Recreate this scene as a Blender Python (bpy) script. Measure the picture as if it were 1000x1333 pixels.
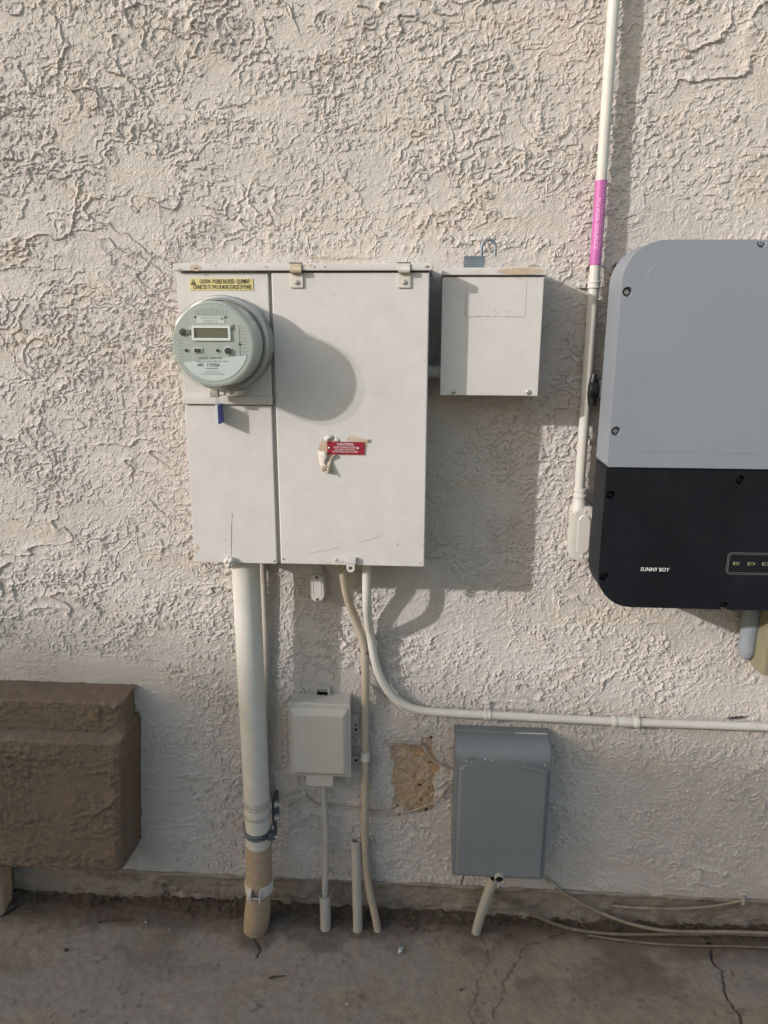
import bpy, bmesh, math, random
import numpy as np
from mathutils import Vector, Matrix

random.seed(4)
S = bpy.context.scene
for o in list(bpy.data.objects):
    bpy.data.objects.remove(o)

# ------------------------------------------------------------ camera
cd = bpy.data.cameras.new('camera')
cam = bpy.data.objects.new('camera', cd)
S.collection.objects.link(cam)
cd.sensor_fit = 'HORIZONTAL'; cd.sensor_width = 36.0; cd.lens = 34.2
cd.clip_start = .02; cd.clip_end = 400
rt = Vector((0.99811, 0.06133, 0.00316)); up = Vector((-0.01825, 0.24702, 0.96884)); fw = Vector((-0.05864, 0.96707, -0.24768))
cam.matrix_world = Matrix(((rt.x, up.x, -fw.x, 0), (rt.y, up.y, -fw.y, -1.65), (rt.z, up.z, -fw.z, 1.5), (0, 0, 0, 1)))
S.camera = cam

# ------------------------------------------------------------ light
TO_SUN = Vector((-1.55, -1.0, .68)).normalized()
W = bpy.data.worlds.new('World'); S.world = W; W.use_nodes = True
wn = W.node_tree.nodes; wl = W.node_tree.links
sky = wn.new('ShaderNodeTexSky'); sky.sky_type = 'NISHITA'; sky.sun_disc = False
sky.sun_elevation = math.asin(TO_SUN.z); sky.sun_rotation = math.atan2(TO_SUN.x, TO_SUN.y) % (2*math.pi)
sky.air_density = 1.7; sky.dust_density = 2.6; sky.ozone_density = 1.6
bg = wn['Background']; bg.inputs['Strength'].default_value = .15
wl.new(sky.outputs[0], bg.inputs[0])
sd = bpy.data.lights.new('sun', 'SUN'); sd.energy = 2.0; sd.angle = math.radians(1.0); sd.color = (1.0, .965, .955)
so = bpy.data.objects.new('sun', sd); S.collection.objects.link(so)
so.rotation_euler = TO_SUN.to_track_quat('Z', 'Y').to_euler(); so.location = (-6, -6, 5)
S.view_settings.view_transform = 'Standard'; S.view_settings.look = 'None'
S.view_settings.exposure = 0.70; S.view_settings.gamma = 1.0
S.render.engine = 'CYCLES'
S.cycles.max_bounces = 6; S.cycles.transparent_max_bounces = 12

# ------------------------------------------------------------ materials
def lin(c):
    return tuple(((v/255+.055)/1.055)**2.4 if v > 10 else v/255/12.92 for v in c)
def mat(name, col, rough=.6, var=.10, scale=18, bump=.15, bscale=180, metal=0.0, tint=None, tscale=5, tamt=.5, spec=.4, coat=0, aniso=None, bdist=.001, dent=0):
    m = bpy.data.materials.new(name); m.use_nodes = True
    nt = m.node_tree; N = nt.nodes; L = nt.links
    b = N['Principled BSDF']
    b.inputs['Roughness'].default_value = rough; b.inputs['Metallic'].default_value = metal
    b.inputs['Specular IOR Level'].default_value = spec; b.inputs['Coat Weight'].default_value = coat
    tc = N.new('ShaderNodeTexCoord'); src = tc.outputs['Object']
    if aniso:
        mp = N.new('ShaderNodeMapping'); mp.inputs['Scale'].default_value = aniso
        L.new(src, mp.inputs[0]); src = mp.outputs[0]
    n1 = N.new('ShaderNodeTexNoise'); n1.inputs['Scale'].default_value = scale; n1.inputs['Detail'].default_value = 6; n1.inputs['Roughness'].default_value = .65
    L.new(src, n1.inputs['Vector'])
    mr = N.new('ShaderNodeMapRange'); mr.inputs[1].default_value = .3; mr.inputs[2].default_value = .7
    mr.inputs[3].default_value = 1-var; mr.inputs[4].default_value = 1+var
    L.new(n1.outputs['Fac'], mr.inputs[0])
    base = N.new('ShaderNodeRGB'); base.outputs[0].default_value = (*col, 1); out = base.outputs[0]
    if tint:
        n2 = N.new('ShaderNodeTexNoise'); n2.inputs['Scale'].default_value = tscale; n2.inputs['Detail'].default_value = 5; n2.inputs['Roughness'].default_value = .7
        L.new(src, n2.inputs['Vector'])
        r2 = N.new('ShaderNodeMapRange'); r2.inputs[1].default_value = .5; r2.inputs[2].default_value = .68; r2.inputs[4].default_value = tamt
        L.new(n2.outputs['Fac'], r2.inputs[0])
        mx = N.new('ShaderNodeMix'); mx.data_type = 'RGBA'; mx.inputs['B'].default_value = (*tint, 1)
        L.new(r2.outputs[0], mx.inputs['Factor']); L.new(out, mx.inputs['A']); out = mx.outputs['Result']
    mu = N.new('ShaderNodeVectorMath'); mu.operation = 'SCALE'
    L.new(out, mu.inputs[0]); L.new(mr.outputs[0], mu.inputs['Scale'])
    L.new(mu.outputs[0], b.inputs['Base Color'])
    rr = N.new('ShaderNodeMapRange'); rr.inputs[3].default_value = max(0, rough-.08); rr.inputs[4].default_value = min(1, rough+.1)
    L.new(n1.outputs['Fac'], rr.inputs[0]); L.new(rr.outputs[0], b.inputs['Roughness'])
    if bump:
        n3 = N.new('ShaderNodeTexNoise'); n3.inputs['Scale'].default_value = bscale; n3.inputs['Detail'].default_value = 4
        L.new(src, n3.inputs['Vector'])
        bp = N.new('ShaderNodeBump'); bp.inputs['Strength'].default_value = bump; bp.inputs['Distance'].default_value = bdist
        L.new(n3.outputs['Fac'], bp.inputs['Height']); L.new(bp.outputs[0], b.inputs['Normal'])
    if dent and bump:
        n4 = N.new('ShaderNodeTexNoise'); n4.inputs['Scale'].default_value = 14; n4.inputs['Detail'].default_value = 2
        L.new(tc.outputs['Object'], n4.inputs['Vector'])
        b2 = N.new('ShaderNodeBump'); b2.inputs['Strength'].default_value = dent; b2.inputs['Distance'].default_value = .006
        L.new(n4.outputs['Fac'], b2.inputs['Height']); L.new(b2.outputs[0], bp.inputs['Normal'])
    m['bsdf'] = b.name
    return m
def attr_mix(m, attr, col, amt=1.0, rough=None):
    """blend a second real colour in where a mesh attribute marks a stain, bare spot or crack"""
    nt = m.node_tree; N = nt.nodes; L = nt.links; b = N['Principled BSDF']
    lk = b.inputs['Base Color'].links[0].from_socket
    a = N.new('ShaderNodeAttribute'); a.attribute_name = attr
    ml = N.new('ShaderNodeMath'); ml.operation = 'MULTIPLY'; ml.inputs[1].default_value = amt
    L.new(a.outputs['Fac'], ml.inputs[0])
    n = N.new('ShaderNodeTexNoise'); n.inputs['Scale'].default_value = 60; n.inputs['Detail'].default_value = 5
    tc = N.new('ShaderNodeTexCoord'); L.new(tc.outputs['Object'], n.inputs['Vector'])
    mr = N.new('ShaderNodeMapRange'); mr.inputs[1].default_value = .3; mr.inputs[2].default_value = .7; mr.inputs[3].default_value = .8; mr.inputs[4].default_value = 1.2
    L.new(n.outputs['Fac'], mr.inputs[0])
    sc = N.new('ShaderNodeVectorMath'); sc.operation = 'SCALE'; sc.inputs[0].default_value = col
    L.new(mr.outputs[0], sc.inputs['Scale'])
    mx = N.new('ShaderNodeMix'); mx.data_type = 'RGBA'
    L.new(ml.outputs[0], mx.inputs['Factor']); L.new(lk, mx.inputs['A']); L.new(sc.outputs[0], mx.inputs['B'])
    L.new(mx.outputs['Result'], b.inputs['Base Color'])
    return m

M = {}
M['stucco'] = mat('stucco_paint', (.524, .479, .450), .9, .08, 9, 1.0, 620, spec=.2, bdist=.0018)
M['paint'] = mat('panel_paint', (.548, .522, .508), .6, .045, 22, .45, 240, tint=(.46, .425, .385), tscale=6, tamt=.35, spec=.3, bdist=.0007, dent=.12)
M['paint_worn'] = mat('cap_paint', (.56, .52, .48), .6, .07, 40, .4, 200, tint=(.42, .33, .26), tscale=25, tamt=.5)
M['bare_tan'] = mat('bare_primer', (.46, .355, .265), .7, .14, 60, .3, 300, tint=(.40, .37, .33), tscale=30, tamt=.6)
M['brown'] = mat('brown_stucco', (.168, .120, .087), .92, .16, 40, 1.0, 300, tint=(.20, .148, .11), tscale=9, bdist=.003)
M['foundation'] = mat('foundation_paint', (.27, .225, .185), .9, .2, 30, .9, 260, tint=(.15, .115, .085), tscale=11, tamt=.75, bdist=.0025)
M['concrete'] = mat('slab_concrete', (.285, .215, .160), .88, .20, 34, .9, 330, tint=(.225, .180, .142), tscale=4.5, tamt=.8, bdist=.0022)
M['gravel'] = mat('yard_gravel', (.44, .37, .30), .95, .2, 30, .6, 60)
M['dirt'] = mat('dirt', (.080, .059, .043), .95, .3, 60, .8, 300, tint=(.13, .10, .075), tscale=30, bdist=.003)
M['litter'] = mat('dry_leaf', (.095, .066, .043), .9, .4, 80, .2, 200)
M['pvc'] = mat('painted_conduit', (.55, .525, .488), .5, .06, 25, .2, 150, tint=(.45, .405, .345), tscale=12, tamt=.35)
M['pvc_gray'] = mat('painted_conduit_lower', (.40, .375, .345), .55, .07, 25, .2, 150, tint=(.33, .29, .24), tscale=14, tamt=.5)
M['tan_pipe'] = mat('tan_conduit', (.40, .33, .255), .6, .10, 30, .2, 150, tint=(.46, .42, .37), tscale=9, tamt=.6)
M['tape'] = mat('pipe_wrap_tape', (.36, .265, .185), .7, .12, 30, .5, 120, tint=(.42, .34, .27), tscale=20, tamt=.6, aniso=(1, 1, 4))
M['steel'] = mat('zinc_steel', (.45, .45, .45), .38, .15, 60, .1, 200, metal=.85)
M['band'] = mat('perforated_band', (.085, .10, .12), .5, .25, 60, .2, 200, metal=.4)
M['rust'] = mat('rust', (.16, .075, .035), .9, .3, 60, .5, 200)
M['dark'] = mat('black_void', (.012, .011, .010), .9, .1, 20, 0)
M['ink'] = mat('black_print', (.02, .02, .02), .6, .05, 20, 0)
M['inkgray'] = mat('gray_print', (.11, .12, .12), .6, .05, 20, 0)
M['white'] = mat('white_print', (.72, .72, .70), .5, .03, 20, 0)
M['yellow'] = mat('yellow_label', (.56, .475, .22), .45, .05, 40, .05)
M['red'] = mat('red_plaque', (.26, .013, .036), .4, .08, 60, .08)
M['pink'] = mat('magenta_label', (.43, .11, .32), .35, .06, 30, .05)
M['pinkwhite'] = mat('pale_pink_print', (.68, .36, .58), .45, .04, 30, 0)
M['inv_gray'] = mat('inverter_gray', (.216, .238, .274), .42, .03, 5, .06, 500, spec=.35, tint=(.205, .232, .260), tscale=2, bdist=.0003)
M['inv_black'] = mat('inverter_black', (.0075, .0088, .012), .5, .2, 6, .10, 500, spec=.18, tint=(.013, .0145, .018), tscale=9, tamt=.45, aniso=(1.6, 1, .5), bdist=.0003)
M['inv_body'] = mat('inverter_heatsink', (.05, .053, .056), .5, .1, 20, .1)
M['black_plastic'] = mat('black_plastic', (.014, .014, .015), .4, .15, 30, .1)
M['inv_line'] = mat('gray_line_print', (.16, .165, .17), .5, .05, 20, 0)
M['led'] = mat('led_icon_print', (.22, .21, .13), .5, .1, 20, 0)
M['meter_ring'] = mat('meter_ring_metal', (.43, .43, .41), .35, .06, 20, .05, metal=.55)
M['meter_body'] = mat('meter_body_gray', (.465, .468, .445), .4, .05, 20, .03)
M['meter_face'] = mat('meter_face', (.355, .378, .365), .5, .04, 20, 0)
M['meter_plate'] = mat('meter_nameplate', (.52, .56, .565), .5, .03, 20, 0)
M['lcd'] = mat('lcd_glass', (.105, .105, .085), .25, .06, 40, 0)
M['bezel'] = mat('lcd_bezel', (.68, .69, .67), .4, .03, 20, 0)
M['blue_tag'] = mat('blue_seal_plastic', (.085, .10, .36), .4, .08, 40, .05)
M['padlock'] = mat('padlock_steel', (.20, .235, .27), .45, .18, 60, .2, 150, metal=.6)
M['gray_box'] = mat('gray_enclosure_paint', (.185, .200, .215), .55, .05, 14, .15, 220, tint=(.21, .225, .238), tscale=5, tamt=.6, bdist=.0006)
M['nid'] = mat('beige_plastic', (.46, .435, .40), .6, .05, 15, .25, 120, tint=(.41, .375, .33), tscale=8, tamt=.5)
M['olive_box'] = mat('olive_beige_box', (.22, .20, .13), .55, .12, 20, .15, tint=(.16, .14, .09), tscale=14, tamt=.6)
M['gray_pvc'] = mat('gray_pvc', (.22, .245, .275), .5, .06, 20, .08)
M['cable'] = mat('cable_jacket', (.17, .135, .10), .7, .2, 40, .3, 120, tint=(.24, .20, .16), tscale=20)
M['cable_tan'] = mat('tan_cable_jacket', (.25, .195, .145), .7, .2, 40, .3, 120, tint=(.31, .27, .22), tscale=20)
M['scratch'] = mat('paint_scratch', (.36, .345, .33), .8, .2, 80, 0)
M['wire'] = mat('painted_wire', (.38, .33, .28), .7, .15, 60, .2, tint=(.24, .19, .15), tscale=30, tamt=.7)
M['stone'] = mat('pink_tan_stone', (.50, .345, .25), .9, .18, 20, .6, 120, bdist=.002)
M['pebble'] = mat('pale_pebble', (.36, .32, .25), .8, .1, 60, .2)
M['twig'] = mat('twig', (.06, .045, .035), .9, .2, 60, .3)
M['roof'] = mat('roof_tile', (.30, .20, .15), .85, .2, 3, .5, 10, bdist=.02)
M['hwall'] = mat('far_stucco', (.50, .43, .35), .9, .06, 3, .5, 40, bdist=.01)
# clear polycarbonate: thin shell, mostly see-through with a surface reflection
g = bpy.data.materials.new('clear_cover'); g.use_nodes = True
N = g.node_tree.nodes; L = g.node_tree.links; N.remove(N['Principled BSDF'])
tr = N.new('ShaderNodeBsdfTransparent'); tr.inputs[0].default_value = (.93, .95, .93, 1)
gl = N.new('ShaderNodeBsdfGlossy'); gl.inputs['Roughness'].default_value = .12
df = N.new('ShaderNodeBsdfDiffuse'); df.inputs[0].default_value = (.55, .56, .52, 1)
fr = N.new('ShaderNodeFresnel'); fr.inputs[0].default_value = 1.33
ge = N.new('ShaderNodeNewGeometry'); iv_ = N.new('ShaderNodeMath'); iv_.operation = 'SUBTRACT'; iv_.inputs[0].default_value = 1
fm = N.new('ShaderNodeMath'); fm.operation = 'MULTIPLY'; L.new(ge.outputs['Backfacing'], iv_.inputs[1]); L.new(iv_.outputs[0], fm.inputs[0]); L.new(fr.outputs[0], fm.inputs[1])
m1 = N.new('ShaderNodeMixShader'); m2 = N.new('ShaderNodeMixShader'); m1.inputs[0].default_value = .03
L.new(tr.outputs[0], m1.inputs[1]); L.new(df.outputs[0], m1.inputs[2])
L.new(fm.outputs[0], m2.inputs[0]); L.new(m1.outputs[0], m2.inputs[1]); L.new(gl.outputs[0], m2.inputs[2])
L.new(m2.outputs[0], N['Material Output'].inputs['Surface']); M['clear'] = g

# ------------------------------------------------------------ mesh helpers; d = distance out from the wall face (y = -d)
def link(name, me, m, root=None):
    o = bpy.data.objects.new(name, me); S.collection.objects.link(o)
    if m is not None: me.materials.append(M[m] if isinstance(m, str) else m)
    if root is not None:
        o.parent = root
    return o
def wloc(o):
    v = Vector((0, 0, 0))
    while o is not None: v = v + o.location; o = o.parent
    return v
class G:
    def __init__(s): s.bm = bmesh.new()
    def _add(s, b2):
        me = bpy.data.meshes.new('tmp'); b2.to_mesh(me); b2.free(); s.bm.from_mesh(me); bpy.data.meshes.remove(me); return s
    def box(s, x0, x1, d0, d1, z0, z1, bev=.0015, seg=2):
        b = bmesh.new(); bmesh.ops.create_cube(b, size=1)
        for v in b.verts:
            v.co = Vector((x0+(x1-x0)*(v.co.x+.5), -(d0+(d1-d0)*(.5-v.co.y)), z0+(z1-z0)*(v.co.z+.5)))
        if bev: bmesh.ops.bevel(b, geom=b.edges[:], offset=bev, segments=seg, affect='EDGES', profile=.5)
        return s._add(b)
    def prism(s, pts, d0, d1, bev=0, seg=3, back=0):
        b = bmesh.new()
        if sum(pts[i-1][0]*pts[i][1]-pts[i][0]*pts[i-1][1] for i in range(len(pts))) < 0: pts = pts[::-1]
        f = [b.verts.new((x, -d1, z)) for x, z in pts]; k = [b.verts.new((x, -d0, z)) for x, z in pts]
        b.faces.new(f); b.faces.new(k[::-1]); n = len(pts)
        for i in range(n): b.faces.new((f[i], k[i], k[(i+1) % n], f[(i+1) % n]))
        b.edges.ensure_lookup_table()
        if bev:
            fe = [e for e in b.edges if e.verts[0] in f and e.verts[1] in f]
            bmesh.ops.bevel(b, geom=fe, offset=bev, segments=seg, affect='EDGES', profile=.5)
        bmesh.ops.recalc_face_normals(b, faces=b.faces[:])
        return s._add(b)
    def tube(s, pts, r, seg=16, smooth=6, hollow=0, cap=True, wob=0):
        P = [Vector((x, -d, z)) for x, d, z in pts]
        if smooth and len(P) > 2:
            Q = []
            for i in range(len(P)-1):
                a = P[max(i-1, 0)]; b_ = P[i]; c = P[i+1]; e = P[min(i+2, len(P)-1)]
                for t in range(smooth):
                    u = t/smooth
                    Q.append(.5*((2*b_)+(c-a)*u+(2*a-5*b_+4*c-e)*u*u+(3*b_-a-3*c+e)*u**3))
            Q.append(P[-1]); P = Q
        R = r if callable(r) else (lambda t: r)
        b = bmesh.new(); rings = []; inner = []
        nrm = None
        for i, p in enumerate(P):
            tg = (P[min(i+1, len(P)-1)]-P[max(i-1, 0)]).normalized()
            if nrm is None:
                nrm = tg.orthogonal().normalized()
            nrm = (nrm-tg*nrm.dot(tg)).normalized(); bn = tg.cross(nrm)
            rr = R(i/(len(P)-1))
            def ring(q):
                return [b.verts.new(p+(nrm*math.cos(2*math.pi*k/seg)+bn*math.sin(2*math.pi*k/seg))*(q*(1+wob*random.uniform(-1, 1)))) for k in range(seg)]
            rings.append(ring(rr))
            if hollow: inner.append(ring(rr-hollow))
        for A in range(len(rings)-1):
            for k in range(seg):
                k2 = (k+1) % seg
                b.faces.new((rings[A][k], rings[A][k2], rings[A+1][k2], rings[A+1][k]))
                if hollow: b.faces.new((inner[A][k2], inner[A][k], inner[A+1][k], inner[A+1][k2]))
        if hollow:
            for E_ in (0, -1):
                for k in range(seg):
                    k2 = (k+1) % seg; b.faces.new((rings[E_][k], rings[E_][k2], inner[E_][k2], inner[E_][k]))
        elif cap:
            b.faces.new(rings[0][::-1]); b.faces.new(rings[-1])
        bmesh.ops.recalc_face_normals(b, faces=b.faces[:])
        return s._add(b)
    def lathe(s, prof, c, axis='y', seg=40, arc=None):
        """prof = (radius, distance along the axis); axis 'y' runs out from the wall, 'z' up, 'x' right"""
        b = bmesh.new(); rings = []
        for r, t in prof:
            R_ = []
            n = seg if arc is None else seg+1
            for k in range(n):
                a = 2*math.pi*k/seg if arc is None else arc[0]+(arc[1]-arc[0])*k/seg
                if axis == 'y': R_.append(b.verts.new((c[0]+r*math.cos(a), -(c[1]+t), c[2]+r*math.sin(a))))
                elif axis == 'z': R_.append(b.verts.new((c[0]+r*math.cos(a), -c[1]+r*math.sin(a), c[2]+t)))
                else: R_.append(b.verts.new((c[0]+t, -c[1]+r*math.cos(a), c[2]+r*math.sin(a))))
            rings.append(R_)
        m = seg
        for A in range(len(rings)-1):
            for k in range(m):
                k2 = (k+1) % len(rings[A]); b.faces.new((rings[A][k], rings[A][k2], rings[A+1][k2], rings[A+1][k]))
        bmesh.ops.remove_doubles(b, verts=b.verts[:], dist=1e-6)
        bmesh.ops.recalc_face_normals(b, faces=b.faces[:])
        return s._add(b)
    def screw(s, x, d, z, r=.004, h=.0025):
        s.lathe([(r*1.02, 0), (r, h*.5), (r*.75, h*.9), (r*.35, h), (r*.33, h*.6), (0, h*.6)], (x, d, z), 'y', 14); return s
    def warp(s, amp, fr):
        for v in s.bm.verts:
            p = v.co*fr
            from mathutils import noise
            v.co += noise.noise_vector(p)*amp
        return s
    def done(s, name, m, root=None, ang=35, loc=None):
        me = bpy.data.meshes.new(name)
        base = wloc(root) if root is not None else Vector((0, 0, 0))
        if loc is not None: base = Vector(loc)
        bmesh.ops.translate(s.bm, verts=s.bm.verts[:], vec=-base)
        s.bm.to_mesh(me); s.bm.free()
        me.shade_smooth() if hasattr(me, 'shade_smooth') else None
        me.set_sharp_from_angle(angle=math.radians(ang))
        o = link(name, me, m, root)
        if loc is not None and root is None: o.location = loc
        w_ = o.modifiers.new('weighted_normals', 'WEIGHTED_NORMAL'); w_.keep_sharp = True
        return o
def thing(name, loc, label, cat, group=None):
    o = bpy.data.objects.new(name, None); S.collection.objects.link(o); o.location = loc; o.empty_display_size = .05
    return tag(o, label, cat, group)
def tag(o, label, cat, group=None):
    o['label'] = label; o['category'] = cat
    if group: o['group'] = group
    return o
def rrect(x0, x1, z0, z1, r, n=6, rs=None):
    rs = rs or (r, r, r, r); out = []     # bottom-left, bottom-right, top-right, top-left
    for (cx, cz, a0, q) in ((x0, z0, math.pi, rs[0]), (x1, z0, 1.5*math.pi, rs[1]), (x1, z1, 0, rs[2]), (x0, z1, .5*math.pi, rs[3])):
        mx = cx+q if cx == x0 else cx-q; mz = cz+q if cz == z0 else cz-q
        for k in range(n+1):
            a = a0+.5*math.pi*k/n; out.append((mx+q*math.cos(a), mz+q*math.sin(a)))
    o2 = []
    for p in out:
        if not o2 or (abs(p[0]-o2[-1][0])+abs(p[1]-o2[-1][1])) > 1e-6: o2.append(p)
    if abs(o2[0][0]-o2[-1][0])+abs(o2[0][1]-o2[-1][1]) < 1e-6: o2.pop()
    return o2
def frame(g, outer, inner, d0, d1):
    """flat ring between two outlines with the same number of points"""
    b = bmesh.new(); n = len(outer)
    v = [[b.verts.new((x, -d, z)) for x, z in o] for o, d in ((outer, d1), (inner, d1), (outer, d0), (inner, d0))]
    for i in range(n):
        j = (i+1) % n
        b.faces.new((v[0][i], v[0][j], v[1][j], v[1][i])); b.faces.new((v[0][j], v[0][i], v[2][i], v[2][j])); b.faces.new((v[1][i], v[1][j], v[3][j], v[3][i])); b.faces.new((v[2][j], v[2][i], v[3][i], v[3][j]))
    bmesh.ops.recalc_face_normals(b, faces=b.faces[:]); g._add(b); return g
def text(s, x, d, z, h, m, root, width=None, align='CENTER', bold=0, name='lettering', wrap=None):
    cu = bpy.data.curves.new('t', 'FONT'); cu.body = s; cu.align_x = align; cu.align_y = 'CENTER'; cu.size = 1; cu.resolution_u = 2; cu.offset = bold
    to = bpy.data.objects.new('t', cu); S.collection.objects.link(to)
    dg = bpy.context.evaluated_depsgraph_get(); dg.update()
    me = bpy.data.meshes.new_from_object(to.evaluated_get(dg))
    bpy.data.objects.remove(to); bpy.data.curves.remove(cu)
    co = np.zeros(len(me.vertices)*3, np.float32); me.vertices.foreach_get('co', co); co = co.reshape(-1, 3)
    sc = h/.7; sx = sc
    if width: sx = width/max(1e-6, co[:, 0].max()-co[:, 0].min())
    b = wloc(root)
    new = np.zeros_like(co)
    if wrap:                       # text runs down a vertical pipe, tops of the letters to the right
        cx, cd_, r, ph = wrap
        a = ph+co[:, 1]*sc/r
        new[:, 0] = cx+r*np.sin(a)-b.x; new[:, 1] = -(cd_+r*np.cos(a))-b.y; new[:, 2] = z-co[:, 0]*sx-b.z
    else:
        new[:, 0] = x+co[:, 0]*sx-b.x; new[:, 1] = -d-b.y; new[:, 2] = z+co[:, 1]*sc-b.z
    me.vertices.foreach_set('co', new.ravel()); me.update()
    return link(name, me, m, root)
def cut(o, geos):
    """sink real pockets into a part"""
    for g in geos:
        me = bpy.data.meshes.new('c'); base = wloc(o)
        bmesh.ops.translate(g.bm, verts=g.bm.verts[:], vec=-base); g.bm.to_mesh(me); g.bm.free()
        c = bpy.data.objects.new('c', me); S.collection.objects.link(c); c.location = base
        md = o.modifiers.new('b', 'BOOLEAN'); md.object = c; md.operation = 'DIFFERENCE'; md.solver = 'EXACT'
        bpy.context.view_layer.update()
        dg = bpy.context.evaluated_depsgraph_get()
        nm = bpy.data.meshes.new_from_object(o.evaluated_get(dg))
        o.modifiers.clear(); old = o.data; o.data = nm; nm.name = old.name
        bpy.data.objects.remove(c); bpy.data.meshes.remove(me)
    return o

# ------------------------------------------------------------ noise + height fields
_T = np.random.default_rng(7).random((512, 512)).astype(np.float32)*2-1
def vn(x, y, s=0):
    x = x+s*37.17; y = y+s*91.7
    xi = np.floor(x); yi = np.floor(y); fx = x-xi; fy = y-yi
    xi = xi.astype(np.int32) & 511; yi = yi.astype(np.int32) & 511
    fx = fx*fx*fx*(fx*(fx*6-15)+10); fy = fy*fy*fy*(fy*(fy*6-15)+10)
    x1 = (xi+1) & 511; y1 = (yi+1) & 511
    a = _T[yi, xi]; b = _T[yi, x1]; c = _T[y1, xi]; d = _T[y1, x1]
    p = a+(b-a)*fx; return p+((c+(d-c)*fx)-p)*fy
def fbm(x, y, o, s=0, g=.5):
    r = 0; a = 1; t = 0
    for i in range(o):
        r = r+a*vn(x, y, s+i*3); t += a; a *= g; x, y = x*2.03+y*.31, y*2.03-x*.28
    return r/t
def ss(a, b, x):
    t = np.clip((x-a)/(b-a), 0, 1); return t*t*(3-2*t)
def axis(lo, hi, a, b, step, grow=1.12, mx=.12):
    out = list(np.arange(a, b+step*.5, step))
    for end, sg in ((hi, 1), (lo, -1)):
        s_ = step; cur = out[-1] if sg > 0 else out[0]; add = []
        while (end-cur)*sg > 1e-4:
            s_ = min(s_*grow, mx); cur = cur+sg*s_
            if (end-cur)*sg < s_*.4: cur = end
            add.append(cur)
        out = out+add if sg > 0 else add[::-1]+out
    return np.array(out, np.float32)
def grid(name, P, m, root=None, attrs=None, smooth=True):
    """P: (rows, cols, 3) points -> one quad sheet"""
    r, c, _ = P.shape; me = bpy.data.meshes.new(name); nv = r*c
    me.vertices.add(nv); me.vertices.foreach_set('co', P.reshape(-1).astype(np.float32))
    i = np.arange(nv).reshape(r, c)
    q = np.stack([i[:-1, :-1], i[:-1, 1:], i[1:, 1:], i[1:, :-1]], -1).reshape(-1)
    nf = (r-1)*(c-1); me.loops.add(nf*4); me.loops.foreach_set('vertex_index', q.astype(np.int32))
    me.polygons.add(nf); me.polygons.foreach_set('loop_start', np.arange(0, nf*4, 4, dtype=np.int32))
    try: me.polygons.foreach_set('loop_total', np.full(nf, 4, np.int32))
    except Exception: pass
    me.polygons.foreach_set('use_smooth', np.full(nf, smooth))
    me.update(calc_edges=True)
    for k, v in (attrs or {}).items():
        a = me.attributes.new(k, 'FLOAT', 'POINT'); a.data.foreach_set('value', np.ascontiguousarray(v, dtype=np.float32).ravel())
    return link(name, me, m, root)
def stucco(x, z):
    wx = x+.0030*vn(x*48, z*48, 1)+.0016*vn(x*120, z*120, 2)
    wz = z+.0030*vn(x*48, z*48, 4)+.0016*vn(x*120, z*120, 5)
    # long trowel laps: slow rise, ragged drop on the low side, only here and there
    u = wx+.05*vn(x*4, z*4, 3); v = wz+.2*x+.05*vn(x*4, z*4, 6)
    n = vn(u*3, v*7, 10)+.5*vn(u*8, v*15, 11)+.3*vn(u*20, v*30, 12)+.12*vn(u*44, v*60, 13)-v*1.6+u*.5
    f = n*1.4; fr_ = f-np.floor(f)
    h = fr_**6*.0060*ss(-.1, .45, fbm(x*5, z*7, 2, 20))
    # short laps, packed close, each dropping down and to the right
    w1 = .8*vn(x*2.2, z*2.2, 51)
    t = (-.95*wz+(.45+.3*w1)*wx)*18+1.1*vn(wx*16.5, wz*21, 30)+.7*vn(wx*40, wz*48, 31)+.4*vn(wx*90, wz*98, 32)+.2*vn(wx*170, wz*180, 33)
    t2 = t-np.floor(t)
    m2_ = ss(-.45, .15, fbm(x*13, z*17, 2, 40))*(.35+.65*ss(-.5, .1, fbm(x*4, z*6, 2, 45)))
    h = h+t2**3*.0047*m2_
    # scattered crumbs
    k = vn(wx*98, wz*110, 60)+.5*vn(wx*190, wz*205, 61)
    m3 = ss(-.35, .3, fbm(x*9+5, z*11, 2, 70))
    h = h+ss(.33, .45, k)*.0025*(.25+.75*m3)
    k2 = vn(wx*165+7, wz*175, 63)
    h = h+ss(.40, .56, k2)*.0013*(.45+.55*m3)
    # sand grain
    h = h+.00020*vn(x*430, z*430, 81)
    return h
def segdist(x, y, pts):
    d = np.full(x.shape, 9., np.float32)
    for (ax, ay), (bx, by) in zip(pts[:-1], pts[1:]):
        vx, vy = bx-ax, by-ay; t = np.clip(((x-ax)*vx+(y-ay)*vy)/(vx*vx+vy*vy), 0, 1)
        d = np.minimum(d, np.hypot(x-ax-t*vx, y-ay-t*vy))
    return d

# ============================================================ THE SETTING
# ground reaching the horizon (gravel yard)
xs = axis(-90, 90, -4, 4, .5, 1.4, 12); ys = axis(-90, 30, -4, 1, .5, 1.4, 12)
X, Y = np.meshgrid(xs, ys)
gnd = grid('ground', np.stack([X, Y, np.full_like(X, -.085)+.006*vn(X*2, Y*2, 5)], -1), 'gravel'); gnd['kind'] = 'structure'

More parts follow.
